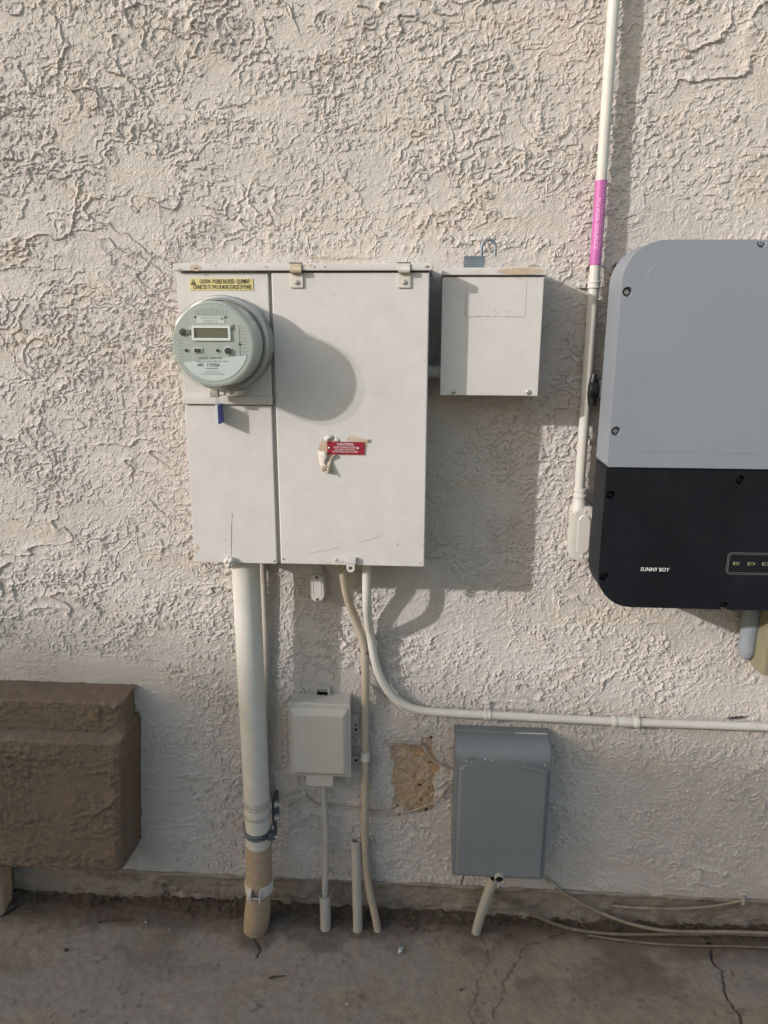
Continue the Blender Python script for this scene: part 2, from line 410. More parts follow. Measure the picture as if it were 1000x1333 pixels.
# concrete slab along the house, with its cracks
xs = axis(-4.5, 4.5, -1.35, 1.15, .004, 1.12, .15); ys = axis(-3.2, .03, -.46, .02, .004, 1.12, .15)
X, Y = np.meshgrid(xs, ys)
C1 = [(.757, -.0), (.754, -.086), (.749, -.165), (.750, -.216), (.758, -.261), (.74, -.40), (.77, -.9)]
C2 = [(.386, -.02), (.331, -.046), (.267, -.08), (.249, -.13), (.211, -.189), (.192, -.252), (.176, -.299), (.16, -.42), (.2, -.9)]
C3 = [(.147, -.036), (.18, -.088), (.172, -.135), (.144, -.214), (.126, -.277), (.128, -.302), (.11, -.45)]
C4 = [(-.429, -.091), (-.412, -.12), (-.407, -.15)]
C5 = [(-1.17, -.12), (-1.13, -.05), (-1.10, .0)]
jx = X+.004*vn(X*70, Y*70, 3)+.008*vn(X*22, Y*22, 4); jy = Y+.004*vn(X*70, Y*70, 6)
crack = np.maximum.reduce([1-ss(.0008, .0036, segdist(jx, jy, C1)), .6*(1-ss(.0002, .0028, segdist(jx, jy, C2))), .45*(1-ss(.0002, .0030, segdist(jx, jy, C3))), .8*(1-ss(.001, .004, segdist(jx, jy, C4))), 1-ss(.003, .007, segdist(jx, jy, C5))])
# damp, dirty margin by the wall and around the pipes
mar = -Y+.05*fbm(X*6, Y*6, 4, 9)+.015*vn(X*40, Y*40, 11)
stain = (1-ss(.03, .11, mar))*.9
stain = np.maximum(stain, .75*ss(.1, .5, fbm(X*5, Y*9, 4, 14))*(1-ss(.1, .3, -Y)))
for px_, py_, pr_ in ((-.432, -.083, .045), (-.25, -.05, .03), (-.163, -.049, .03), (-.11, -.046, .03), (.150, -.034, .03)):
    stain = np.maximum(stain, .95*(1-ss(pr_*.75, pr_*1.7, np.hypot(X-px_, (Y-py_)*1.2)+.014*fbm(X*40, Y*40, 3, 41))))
speck = ss(.62, .72, vn(X*95, Y*95, 46)*.7+.42*vn(X*21, Y*21, 47))*.6
stain = np.maximum(stain, speck)
# old paint film worn off between the cracks: blue gray where it stays, brown where it is gone
blue = ss(-.05, .22, fbm(X*3.1+2, Y*5, 5, 25, .6))
inp = ((X > .145+.35*(-Y-.1)*-.3) & (X < .27-.25*(-Y-.08))).astype(np.float32)
blue = blue*(1-inp*.9)
Zs = -.06+.0012*fbm(X*14, Y*14, 3, 30)+.0035*fbm(X*2, Y*2, 2, 33)-.006*crack+.0008*vn(X*90, Y*90, 34)-.0012*(1-blue)
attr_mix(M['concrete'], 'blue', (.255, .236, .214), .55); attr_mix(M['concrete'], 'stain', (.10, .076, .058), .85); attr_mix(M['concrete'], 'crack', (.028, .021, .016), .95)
slab = grid('concrete_slab', np.stack([X, Y, Zs], -1), 'concrete', None, {'blue': blue, 'stain': stain, 'crack': crack}); slab['kind'] = 'structure'

# ------------------------------------------------------------ the house wall
wall = thing('house_wall', (0, 0, 0), 'cream house wall in heavy trowelled stucco behind all the boxes', 'wall')
xs = axis(-3.6, 3.4, -1.19, .97, .0022, 1.12, .06); zs = axis(.050, 2.95, .050, 2.17, .0022, 1.12, .06)
X, Z = np.meshgrid(xs, zs)
H = stucco(X, Z)
amp = np.ones_like(X)
def soft_box(x0, x1, z0, z1, e):
    jx_ = X+.012*vn(X*25, Z*25, 71); jz_ = Z+.012*vn(X*25, Z*25, 72)
    return ss(x0-e, x0+e, jx_)*(1-ss(x1-e, x1+e, jx_))*ss(z0-e, z0+e, jz_)*(1-ss(z1-e, z1+e, jz_))
amp *= 1-.72*soft_box(-.55, .26, 1.60, 1.655, .012)
amp *= 1-.6*soft_box(-.545, -.50, .98, 1.62, .012)
amp *= 1-.75*soft_box(-4, -.66, .60, .70, .02)
amp *= 1-.35*soft_box(-.78, -.66, .03, .66, .03)
bare = np.clip(soft_box(-.084, .034, .272, .472, .014)+soft_box(-.005, .03, .46, .495, .008), 0, 1)
bare = ss(.40, .75, bare+.5*fbm(X*38, Z*38, 4, 44))*(.72+.28*ss(-.3, .1, fbm(X*60, Z*60, 3, 48)))
amp *= 1-.05*bare
amp *= 1-.45*(1-ss(.05, .065, Z+.008*vn(X*30, Z*30, 77)))
H = H*amp
H = H+.0006*vn(X*18, Z*150, 78)*(1-amp)+.002*fbm(X*4, Z*4, 2, 90)+.00022*vn(X*330, Z*330, 80)-.0022*bare
# small fixing holes left in the bare patch, a torn slot above the level conduit, a split by the drip edge
hole = np.zeros_like(X)
for hx, hz, hr in ((-.062, .287, .004), (-.005, .352, .0055), (.012, .278, .0055), (.022, .49, .005), (-.057, .262, .0035), (.02, .418, .004), (-.001, .306, .004)):
    hole = np.maximum(hole, 1-ss(hr*.55, hr*1.1, np.hypot(X-hx+.001*vn(X*300, Z*300, 3), Z-hz)))
hole = np.maximum(hole, 1-ss(.6, 1.0, np.hypot((X-.768)/.031, (Z-.5745-.003*np.sin((X-.768)*40))/.0055)))
hole = np.maximum(hole, .8*(1-ss(.001, .003, segdist(X, Z, [(.118, .098), (.115, .08), (.108, .05)]))))
tc_ = segdist(X+.003*vn(X*60, Z*60, 9), Z+.006*vn(X*25, Z*25, 8), [(-.36, 1.640), (-.2, 1.636), (-.05, 1.645), (-.01, 1.640)])
rim = (1-ss(.0008, .003, tc_))*.55*ss(-.2, .3, vn(X*12, Z*3, 15))
H = H-.007*hole-.002*rim
dust = ss(.15, .6, fbm(X*7, Z*16, 4, 61))*.55
rust_run = np.exp(-((X+.19)/.05)**2-((Z-.90)/.07)**2)*.8*ss(-.5, .3, fbm(X*20, Z*14, 3, 63))
attr_mix(M['stucco'], 'bare', (.40, .275, .175), .95); attr_mix(M['stucco'], 'dust', (.53, .44, .36), .6); attr_mix(M['stucco'], 'run', (.55, .42, .31), .7)
attr_mix(M['stucco'], 'hole', (.03, .024, .018), .92); attr_mix(M['stucco'], 'rim', (.30, .20, .12), .8)
P = np.stack([X, -H, Z], -1)
low = P[:1].copy(); low[..., 1] = .03; low[..., 2] = .046            # the underside turns back to the foundation
lipp = P[:1].copy(); lipp[..., 2] = .046
P = np.concatenate([low, lipp, P], 0)
A = {k: np.concatenate([v[:1], v[:1], v], 0) for k, v in dict(bare=bare, hole=hole, dust=dust, run=rust_run, rim=rim).items()}
grid('stucco_face', P, 'stucco', wall, A, smooth=False)
G().box(-3.6, 3.4, -.25, -.032, -.3, 2.95, 0).done('wall_core', 'hwall', wall)
# recessed foundation
xs = axis(-3.6, 3.4, -1.25, 1.05, .005, 1.12, .1); zs = np.linspace(-.12, .049, 46).astype(np.float32)
X, Z = np.meshgrid(xs, zs)
F_ = .004*ss(.0, .3, fbm(X*22, Z*30, 4, 12))+.003*fbm(X*60, Z*60, 3, 13)+.006*fbm(X*5, Z*5, 2, 17)
F_ = F_-.012*ss(.45, .6, vn(X*9, Z*14, 19))*ss(.0, .2, fbm(X*30, Z*30, 2, 18))
grid('foundation', np.stack([X, .014-F_, Z], -1), 'foundation', wall)
# drip edge
pts = [(x, .002+.002*math.sin(x*7)+random.uniform(-.0016, .0016), .0500+.0018*math.sin(x*5+1)+random.uniform(-.0012, .0012)) for x in np.arange(-3.6, 3.41, .02)]
G().tube(pts, lambda t: .0050+.0012*math.sin(t*333), 8, 3, wob=.12).done('drip_edge', 'foundation', wall)

# dirt packed against the foundation, leaf litter on it
xs = axis(-3, 3, -1.25, 1.05, .005, 1.15, .15); ys = np.arange(-.085, .03, .004, dtype=np.float32)
X, Y = np.meshgrid(xs, ys)
D = -.098+ss(-.075, .02, Y+.026*fbm(X*8, Y*8, 3, 21))*.056+.007*fbm(X*26, Y*26, 3, 22)+.005*vn(X*90, Y*90, 23)
dirt = grid('dirt', np.stack([X, Y, D], -1), 'dirt'); dirt['kind'] = 'stuff'
tag(dirt, 'dark brown dirt gathered between concrete slab and foundation', 'dirt')
lb = bmesh.new()
for i in range(420):
    x = random.uniform(-1.15, 1.0); y = -abs(random.gauss(.008, .022))+.008
    if i < 70: x = random.gauss(-.17, .10); y = -random.uniform(0, .05)
    z = -.057+max(0, (y+.04))*.30+random.uniform(0, .004); a = random.uniform(0, 6.28)
    ln = random.uniform(.004, .014); w = ln*random.uniform(.12, .5); t = random.uniform(-.5, .5)
    if i % 5 == 0: ln *= 2.4; w = .0015
    ca, sa = math.cos(a), math.sin(a)
    vs = [lb.verts.new((x+ca*u*ln-sa*v_*w, y+sa*u*ln+ca*v_*w, z+u*ln*t+(.002 if v_ == 0 else 0))) for u, v_ in ((-1, 0), (-.2, -1), (1, 0), (-.2, 1))]
    lb.faces.new(vs)
me = bpy.data.meshes.new('leaf_litter'); lb.to_mesh(me); lb.free(); ll = link('leaf_litter', me, 'litter'); ll['kind'] = 'stuff'
md = ll.modifiers.new('thick', 'SOLIDIFY'); md.thickness = .0006
tag(ll, 'dry leaf scraps and twigs lying along the wall foot', 'litter')

# the neighbouring house whose roof shades the foot of the wall
nh = thing('neighbour_house', (-14, -12, -.085), 'stucco neighbour house with low pitched roof across the yard', 'house')
G().prism([(-19.2, -.085), (-8.8, -.085), (-8.8, 4.85), (-14, 5.58), (-19.2, 4.85)], 7.5, 18.5).done('wall', 'hwall', nh)
for sx in (-1, 1):
    G().prism([(-14, 5.82), (-14, 5.62), (-14+sx*5.7, 4.82), (-14+sx*5.7, 5.02)], 7.0, 19).done('roof', 'roof', nh)
for wx_ in (-17.5, -11.2):
    w = G().box(wx_, wx_+1.6, 7.40, 7.52, .95, 2.2, .01).done('window', 'bezel', nh)
    G().box(wx_+.08, wx_+1.52, 7.38, 7.405, 1.03, 2.12, .004).done('pane', 'lcd', w)

# unseen block fence, added behind the viewer to cut low sky light
bf = thing('added_fence', (0, -3.45, -.085), 'unseen low tan block fence added to cut the sky light', 'fence')
for r in range(6):
    for c in range(24):
        x_ = -5+c*.405+(.2 if r % 2 else 0); G().box(x_+.004, x_+.401, 3.36, 3.55, -.085+r*.2+.004, -.085+r*.2+.196, .004, 1).done('block', 'hwall', bf)
G().box(-5, 5, 3.38, 3.53, -.2, 1.105, 0).done('mortar', 'foundation', bf)

# ============================================================ BROWN STUCCO LEDGE, low on the left
lg = thing('stucco_ledge', (-1.4, -.06, .155), 'brown stepped stucco ledge standing out of the wall', 'ledge')
def ledge(name, x1, d1, z0, z1, slope, seed, taper=0.0):
    xs_ = np.arange(-1.7, x1+.001, .004, dtype=np.float32); rows = []
    prof = []
    for k in range(8): prof.append((d1*k/8*1.0, z1-slope*(k/8)**2))                     # top, from the wall out
    for k in range(5): a = k/4*math.pi/2; prof.append((d1-.006+.006*math.sin(a), z1-slope-.006+.006*math.cos(a)))
    nf = max(4, int((z1-z0)/.004))
    for k in range(1, nf): prof.append((d1, z1-slope-.006-(z1-slope-.006-z0)*k/nf))
    prof += [(d1-.004, z0), (0, z0)]
    prof = np.array(prof, np.float32)
    Xg, K = np.meshgrid(xs_, np.arange(len(prof)))
    s_ = np.cumsum(np.r_[0, np.hypot(*np.diff(prof, axis=0).T)]).astype(np.float32)
    h = stucco(Xg*.9+seed, s_[K]*.9+seed)*1.0+.001*fbm(Xg*9, s_[K]*9, 3, 55)
    edge = 1-ss(x1-.02, x1-.002, Xg)
    Pg = np.zeros(Xg.shape+(3,), np.float32)
    Pg[..., 0] = Xg; Pg[..., 1] = -(prof[K, 0]); Pg[..., 2] = prof[K, 1]
    top = (K < 10); Pg[..., 2] += np.where(top, h*.5, 0); Pg[..., 1] -= np.where(top, 0, h)
    Pg[..., 1] += (1-edge)*.006*(~top)
    # end wall: fan of rows from the outline back to the wall plane
    lean = -.010+.028*np.clip((Pg[..., 2]-.15)/.36, 0, 1)
    Pg[..., 0] += lean*ss(x1-.5, x1, Xg)
    end = Pg[:, -1:, :]
    cap_ = []
    for t in np.linspace(0, 1, 10)[1:]:
        e = end.copy(); e[..., 0] += .004*math.sin(t*1.5)-taper*t
        e[..., 1] = end[..., 1]*(1-t)
        e[..., 0] += .0025*fbm(end[..., 2]*40, np.full_like(end[..., 2], t*4), 3, 57)
        cap_.append(e)
    Pg = np.concatenate([Pg]+cap_, 1)
    base = wloc(lg); Pg = Pg-np.array(base, np.float32)
    o = grid(name, Pg, 'brown', lg); return o
ledge('upper_step', -.7455, .090, .518, .612, .003, 3.0, .012)
ledge('lower_step', -.745, .127, .157, .535, .014, 5.0)

# pinkish stone at the frame's left, by the slab
st = bmesh.new(); bmesh.ops.create_icosphere(st, subdivisions=4, radius=1)
for v in st.verts:
    p = v.co.copy()
    q = Vector((math.copysign(abs(p.x)**.32, p.x), math.copysign(abs(p.y)**.45, p.y), math.copysign(abs(p.z)**.4, p.z)))
    from mathutils import noise as mn
    q *= 1+.06*mn.noise(p*2.2)+.02*mn.noise(p*9)
    v.co = Vector((q.x*.13, q.y*.045, q.z*.095))+.008*mn.noise_vector(p*3)+.004*mn.noise_vector(p*9)
me = bpy.data.meshes.new('stone'); st.to_mesh(me); st.free(); me.shade_smooth()
so_ = link('stone', me, 'stone'); so_.location = (-1.262, -.034, .000)
tag(so_, 'pale pinkish stone at the wall foot under the brown ledge', 'stone')

# ============================================================ METER PANEL
pn = thing('electrical_panel', (-.25, -.08, 1.0), 'large cream painted meter panel with wide hinged door', 'electrical panel')
G().box(-.500, -.003, -.01, .152, .999, 1.602, .002).done('enclosure', 'paint', pn)
G().box(-.505, .0025, -.01, .176, 1.6025, 1.6165, .0025).done('top_cap', 'paint', pn)
up_c = G().box(-.503, -.3195, .1525, .165, 1.352, 1.5995, .002).done('meter_cover', 'paint', pn)
G().box(-.5045, -.318, .1525, .1735, 1.342, 1.3595, .003).done('cover_rib', 'paint', pn)
G().box(-.503, -.3215, .1525, .1665, .9995, 1.3405, .0025).done('lower_cover', 'paint', pn)
door = G().box(-.3125, -.003, .1525, .1685, 1.0005, 1.5995, .003, 3).done('door', 'paint', pn)
for cx in (-.262, -.052):
    h_ = G().box(cx-.0125, cx+.0125, .1690, .1725, 1.571, 1.598, .0008).done('hinge_clip', 'paint_worn', pn)
    g_ = G(); g_.tube([(cx-.011, .178, 1.603), (cx+.011, .178, 1.603)], .0062, 12, 0)
    g_.box(cx-.011, cx+.011, .1766, .1795, 1.600, 1.6155, .0008).done('roll', 'bare_tan' if cx < -.1 else 'paint_worn', h_)
    G().screw(cx+.001, .1725, 1.581, .0046, .003).done('screw', 'steel', h_)
    G().box(cx-.0135, cx+.0115, .1700, .1768, 1.6158, 1.6175, .0003).done('slot', 'dark', h_)
# latch at the foot of the door
lt = G().box(-.197, -.147, .1690, .1715, 1.009, 1.020, .0008).done('latch', 'paint', pn)
g_ = G().box(-.170, -.149, .1720, .1790, 1.0075, 1.0215, .0015); g_.done('hasp', 'paint', lt)
o_ = rrect(-.1695, -.152, .988, 1.0075, .007, 5, (.0085, .0085, .001, .001))
cxm, czm = -.1607, .9975
inn = [(cxm+.0046*math.cos(math.atan2(z-czm, x-cxm)), czm+.0046*math.sin(math.atan2(z-czm, x-cxm))) for x, z in o_]
frame(G(), o_, inn, .1735, .1765).done('eyelet', 'paint', lt)
G().screw(-.193, .1715, 1.0145, .0035, .002).done('screw', 'paint_worn', lt)
# lumpy painted seal on the lower cover
g_ = G()
for k in range(7):
    a = k*.9; g_.lathe([(0, -.006), (.0055, -.004), (.0075, 0), (.0055, .004), (0, .006)], (-.424+.006*math.cos(a), .172+.002*(k % 2), 1.003+.006*math.sin(a)), 'y', 12)
g_.warp(.002, 160).done('seal_knob', 'paint_worn', pn, 80)
# bare spots and scratches in the paint
def blot(cx, cz, rx, rz, d, m, root, n=26, th=.0004, name='bare_spot', jag=.28, seed=0):
    rg = random.Random(seed*7+int(cx*1000)); pts = []
    for k in range(n):
        a = 2*math.pi*k/n; q = 1+rg.uniform(-jag, jag*.6)
        pts.append((cx+rx*q*math.cos(a), cz+rz*q*math.sin(a)))
    return G().prism(pts, d-.0008, d+th).done(name, m, root)
blot(-.461, 1.6085, .012, .0062, .176, 'bare_tan', pn, jag=.2)
for pts in ([(-.192, 1.566), (-.186, 1.552)], [(-.145, 1.054), (-.112, 1.062), (-.093, 1.071)], [(-.255, 1.026), (-.215, 1.034), (-.18, 1.042)], [(-.388, 1.123), (-.365, 1.113)], [(-.413, 1.112), (-.414, 1.103)], [(-.415, 1.108), (-.419, 1.06), (-.421, 1.014)], [(-.437, 1.05), (-.43, 1.054), (-.428, 1.052)], [(-.060, 1.052), (-.0605, 1.045)], [(-.243, 1.17), (-.242, 1.165)], [(-.14, 1.19), (-.136, 1.187)], [(-.30, 1.5), (-.298, 1.498)]):
    dd = .1667 if pts[0][0] < -.33 else .1687
    G().tube([(x, dd, z) for x, z in pts], lambda t: .00022+.0005*math.sin(math.pi*min(max(t, .02), .98)), 5, 4).done('scratch', 'scratch', pn)
rc = random.Random(12)
for k in range(13):
    x_ = rc.uniform(-.50, -.005); blot(x_, 1.6095+rc.uniform(-.004, .004), rc.uniform(.0012, .005), rc.uniform(.0008, .0026), .176, rc.choice(('bare_tan', 'paint_worn', 'rust')), pn, 12, name='paint_chip', seed=k)
for k, (x_, z_, rx_, rz_, d_) in enumerate(((-.494, 1.034, .004, .007, .1665), (-.4985, 1.022, .002, .004, .1665), (-.326, 1.006, .003, .002, .1665), (-.012, 1.010, .004, .002, .1685), (-.0075, 1.05, .0014, .004, .1685), (-.306, 1.012, .003, .0025, .1685), (-.21, 1.0055, .005, .0013, .1685), (-.308, 1.36, .0012, .005, .1685), (-.06, 1.0495, .001, .0035, .1685))):
    blot(x_, z_, rx_, rz_, d_, ('bare_tan', 'rust')[k % 3 == 2], pn, 14, th=.0002, name='paint_chip', seed=k+40, jag=.4)
# yellow caution label
yl = G().box(-.4765, -.3495, .1652, .1664, 1.5665, 1.5888, .0003).done('caution_label', 'yellow', pn)
text('CAUTION - POSSIBLE BACKFEED - EQUIPMENT', -.4060, .1667, 1.5826, .0078, 'ink', yl, .101, bold=.02)
text('CONNECTED TO TWO OR MORE SOURCES OF POWER', -.4115, .1667, 1.5722, .0078, 'ink', yl, .117, bold=.02)
tg_ = G().prism([(-.4745, 1.5770), (-.4632, 1.5770), (-.46885, 1.5878)], .1662, .1667).done('warning_triangle', 'ink', yl)
G().prism([(-.4694, 1.5800), (-.4683, 1.5800), (-.4680, 1.5850), (-.4697, 1.5850)], .1667, .1669).done('exclamation_mark', 'yellow', tg_)
G().prism([(-.4694, 1.5782), (-.4683, 1.5782), (-.4683, 1.5793), (-.4694, 1.5793)], .1667, .1669).done('exclamation_dot', 'yellow', tg_)
# peeled paint round the red plaque
G().prism([(-.2215, 1.2665), (-.214, 1.2755), (-.206, 1.2815), (-.196, 1.280), (-.1875, 1.2765), (-.1815, 1.2705), (-.184, 1.2525), (-.190, 1.243), (-.198, 1.231), (-.2005, 1.221), (-.1985, 1.2075), (-.209, 1.204), (-.219, 1.2055), (-.2245, 1.219), (-.2265, 1.238), (-.2255, 1.255)], .168, .1689).done('bare_metal_spot', 'bare_tan', pn)
G().prism([(-.166, 1.266), (-.1665, 1.276), (-.160, 1.2805), (-.147, 1.279), (-.136, 1.275), (-.126, 1.2735), (-.1235, 1.262), (-.128, 1.2505), (-.14, 1.247)], .168, .1689).done('bare_metal_spot', 'bare_tan', pn)
def flake(pts0, curl, name='paint_flake', m='paint'):
    """strip of paint hinged along pts0, curling out from the door by the given offsets"""
    b = bmesh.new(); rows = []
    for (dx, dd_, dz) in curl:
        rows.append([b.verts.new((x+dx*(1+.3*math.sin(i*2.1)), -(.1690+dd_*(.6+.4*math.sin(1.2+i*1.7))), z+dz*(1+.25*math.cos(i*1.3)))) for i, (x, z) in enumerate(pts0)])
    for A_ in range(len(rows)-1):
        for i in range(len(pts0)-1): b.faces.new((rows[A_][i], rows[A_][i+1], rows[A_+1][i+1], rows[A_+1][i]))
    g2 = G(); g2._add(b); o = g2.done(name, m, pn, 60)
    md_ = o.modifiers.new('thick', 'SOLIDIFY'); md_.thickness = .0007; return o
flake([(-.2265, 1.250), (-.2262, 1.238), (-.2245, 1.224), (-.2215, 1.212), (-.218, 1.2055)], [(0, 0, 0), (.005, .006, -.001), (.011, .009, -.001), (.016, .009, 0)], m='paint_worn')
flake([(-.219, 1.2055), (-.209, 1.204), (-.1985, 1.2075)], [(0, 0, 0), (.0, .007, .002), (.001, .014, .007), (.001, .017, .013)], m='bare_tan')
flake([(-.1985, 1.2085), (-.2005, 1.221), (-.198, 1.231), (-.190, 1.2425)], [(0, 0, 0), (.001, .007, -.001), (-.002, .013, -.003), (-.007, .015, -.004)], m='bare_tan')
flake([(-.214, 1.2755), (-.206, 1.2815), (-.196, 1.280)], [(0, 0, 0), (.001, .004, -.002), (.002, .007, -.007)])
flake([(-.190, 1.278), (-.184, 1.2745), (-.1815, 1.2705)], [(0, 0, 0), (-.001, .003, -.002), (-.003, .004, -.005)])
flake([(-.1265, 1.2735), (-.1235, 1.266)], [(0, 0, 0), (.001, .004, .002), (.0, .006, .003)])
rp = G().box(-.2075, -.1305, .1692, .1712, 1.2420, 1.2682, .0004).done('caution_plaque', 'red', pn)
text('CAUTION', -.1700, .1716, 1.2631, .0050, 'white', rp, .0335, bold=.01)
for i, s_ in enumerate(('DUAL POWER SOURCE', 'SECOND SOURCE IS', 'PHOTOVOLTAIC SYSTEM')):
    text(s_, -.1700, .1716, 1.2570-.0046*i, .0032, 'white', rp, (.048, .042, .052)[i])
for x_ in (-.2030, -.1425): G().lathe([(.0026, 0), (.0023, .0012), (.0012, .002), (0, .0021)], (x_, .1712, 1.2552), 'y', 12).done('rivet', 'steel', rp)

# ============================================================ ELECTRIC METER
mx_, mz_ = -.4015, 1.4645
mt = thing('electric_meter', (mx_, -.166, mz_), 'round gray electric meter with digital display on the panel', 'meter')
c_ = (mx_, 0, mz_)
G().lathe([(.070, .1655), (.0905, .1655), (.0905, .176), (.089, .180), (.0885, .204), (.0870, .2105), (.0905, .2125), (.0915, .217), (.0900, .2215), (.0865, .223), (.082, .2215), (.080, .2155)], c_, 'y', 64).done('socket_ring', 'meter_ring', mt)
G().lathe([(.079, .214), (.0795, .224), (.0785, .276), (.0765, .284), (.0748, .2845), (.0745, .2805), (0, .2805)], c_, 'y', 64).done('body', 'meter_body', mt)
cov = G().lathe([(.0838, .222), (.0834, .235), (.0822, .282), (.0800, .2905), (.0755, .2945), (.068, .2965), (.04, .2978), (0, .2980)], c_, 'y', 64).done('clear_cover', 'clear', mt, 60)
face = G().lathe([(.0742, .281), (.0742, .2850), (0, .2850)], c_, 'y', 64).done('dial_face', 'meter_face', mt)
FD = .2854
def mp(px, pz): return (mx_+px, mz_+pz)
# lower name plate: a segment of the disc
a0 = -math.asin(.019/.066); seg_pts = [(mx_+.066*math.cos(a), mz_+.066*math.sin(a)) for a in np.linspace(math.pi-a0+.22, 2*math.pi+a0-.0, 30)]
seg_pts = [(x, min(z, mz_-.019)) for x, z in seg_pts]
np_ = G().prism(seg_pts, FD-.0002, FD+.0004).done('name_plate', 'meter_plate', mt)
T_ = FD+.0007
text('FOCUS  AXRe-SD', mx_-.006, T_, mz_-.0245, .0038, 'ink', np_, .044)
text('FORM 2S CL200 240V 3W TYPE', mx_-.004, T_, mz_-.0305, .0026, 'ink', np_, .060)
text('APS   1177250', mx_-.010, T_, mz_-.0372, .0052, 'ink', np_, .042, bold=.02)
text('000000000', mx_-.004, T_, mz_-.0435, .0026, 'inkgray', np_, .024)
text('CA 0.5  Kh 7.2', mx_-.003, T_, mz_-.0495, .0024, 'inkgray', np_, .028)
text('TA 30  FOR USE ON 240V 60Hz', mx_-.003, T_, mz_-.0535, .0024, 'inkgray', np_, .044)
# display
bz = G(); frame(bz, rrect(mx_-.0375, mx_+.0345, mz_+.0075, mz_+.0335, .001, 2), rrect(mx_-.0335, mx_+.0305, mz_+.0120, mz_+.0300, .0005, 2), FD-.0005, FD+.0035)
bz = bz.done('display_bezel', 'bezel', mt)
G().box(mx_-.0335, mx_+.0305, FD-.0002, FD+.0008, mz_+.012, mz_+.030, 0).done('display', 'lcd', bz)
tl = G().box(mx_-.028, mx_+.024, FD, FD+.0004, mz_+.0385, mz_+.0505, 0).done('top_label', 'meter_plate', mt)
text('ELECTRIC UTILITY METER', mx_-.002, T_, mz_+.0475, .0022, 'inkgray', tl, .036); text('60 Hz  Made in USA', mx_-.002, T_, mz_+.0437, .002, 'inkgray', tl, .026); text('FM2S 30TA', mx_-.002, T_, mz_+.0405, .0018, 'inkgray', tl, .026)
G().lathe([(.0016, 0), (.0026, 0), (.0026, .0003), (.0016, .0003), (.0016, 0)], (mx_+.020, T_-.0003, mz_+.0465), 'y', 14).done('mark', 'ink', tl)
G().lathe([(.0066, 0), (.0066, .003), (.005, .0038), (0, .0038)], (mx_-.0545, FD, mz_+.0225), 'y', 20).done('optical_port', 'ink', mt)
G().box(mx_-.0495, mx_-.0405, FD, FD+.003, mz_+.0185, mz_+.0265, .0006).done('port_tab', 'inkgray', mt)
for bx_, r_ in ((-.0505, .0028), (.0085, .0028)):
    G().lathe([(r_, 0), (r_, .002), (0, .0024)], (mx_+bx_, FD, mz_-.0105), 'y', 14).done('button', 'ink', mt)
sb = G().box(mx_-.0375, mx_-.0195, FD, FD+.0012, mz_-.0152, mz_-.0055, .0004).done('switch_surround', 'meter_plate', mt)
G().box(mx_-.0350, mx_-.0235, FD+.0012, FD+.0040, mz_-.0135, mz_-.0070, .0006).done('switch', 'ink', sb)
kb = G().lathe([(.0085, 0), (.0085, .001), (0, .001)], (mx_+.0285, FD, mz_-.0112), 'y', 20).done('knob_surround', 'meter_plate', mt)
G().lathe([(.0062, 0), (.0062, .004), (.005, .005), (0, .005)], (mx_+.0285, FD+.001, mz_-.0112), 'y', 20).done('knob', 'ink', kb)
G().box(mx_+.0365, mx_+.0425, FD, FD+.0004, mz_+.0260, mz_+.0360, .0001).done('sticker', 'inkgray', mt)
g_ = G()
for k in range(11): g_.box(mx_-.030+.0058*k, mx_-.0297+.0058*k, FD, FD+.0003, mz_+.0525, mz_+.0525+.013*math.sqrt(max(0.05, 1-((k-5)/7.0)**2)), 0)
for k in range(11): g_.box(mx_+.0505, mx_+.0505+.0045+.011*math.sqrt(max(.05, 1-((k-5)/6.5)**2)), FD, FD+.0003, mz_-.030+.006*k, mz_-.0297+.006*k, 0)
g_.box(mx_+.0500, mx_+.0504, FD, FD+.0003, mz_-.036, mz_+.036, 0)
for k in range(8): g_.box(mx_-.0665, mx_-.0560, FD, FD+.0003, mz_-.034+.006*k, mz_-.0337+.006*k, 0)
g_.done('scale_lines', 'inkgray', mt)
for q in ((-.030, .0495), (.026, .0495), (.0505, .001)):
    G().box(mx_+q[0]-.0022, mx_+q[0]+.0022, FD, FD+.0012, mz_+q[1]-.0014, mz_+q[1]+.0014, .0002).done('clip', 'ink', mt)
# ring latch under the meter
la = G().box(mx_-.030, mx_+.034, .186, .208, mz_-.1005, mz_-.0890, .002).done('ring_latch', 'meter_ring', mt)
for q in (-.014, -.001, .014): G().box(mx_+q, mx_+q+.009, .2075, .2105, mz_-.0990, mz_-.0905, .0008).done('latch_plate', 'bezel', la)
G().box(mx_-.034, mx_-.016, .190, .2125, mz_-.104, mz_-.0875, .002).done('latch_screw_block', 'meter_ring', la)
tg = thing('seal_tag', (-.4245, -.185, 1.306), 'small blue plastic seal tag hanging below the electric meter', 'tag')
g_ = G()
for s_ in (-.0022, .0022): g_.tube([(-.4225+s_*.4, .200, 1.366), (-.4240+s_, .200, 1.356), (-.4245+s_, .197, 1.342)], .0006, 6, 4)
g_.done('wire', 'steel', tg)
G().box(-.4282, -.4208, .169, .2005, 1.3055, 1.3450, .0012).done('tag_body', 'blue_tag', tg)
G().box(-.4284, -.4236, .2007, .2017, 1.3060, 1.3445, .0003).done('tag_lit_edge', 'meter_plate', tg)  # pale strip: the sunlit front edge put into the colour

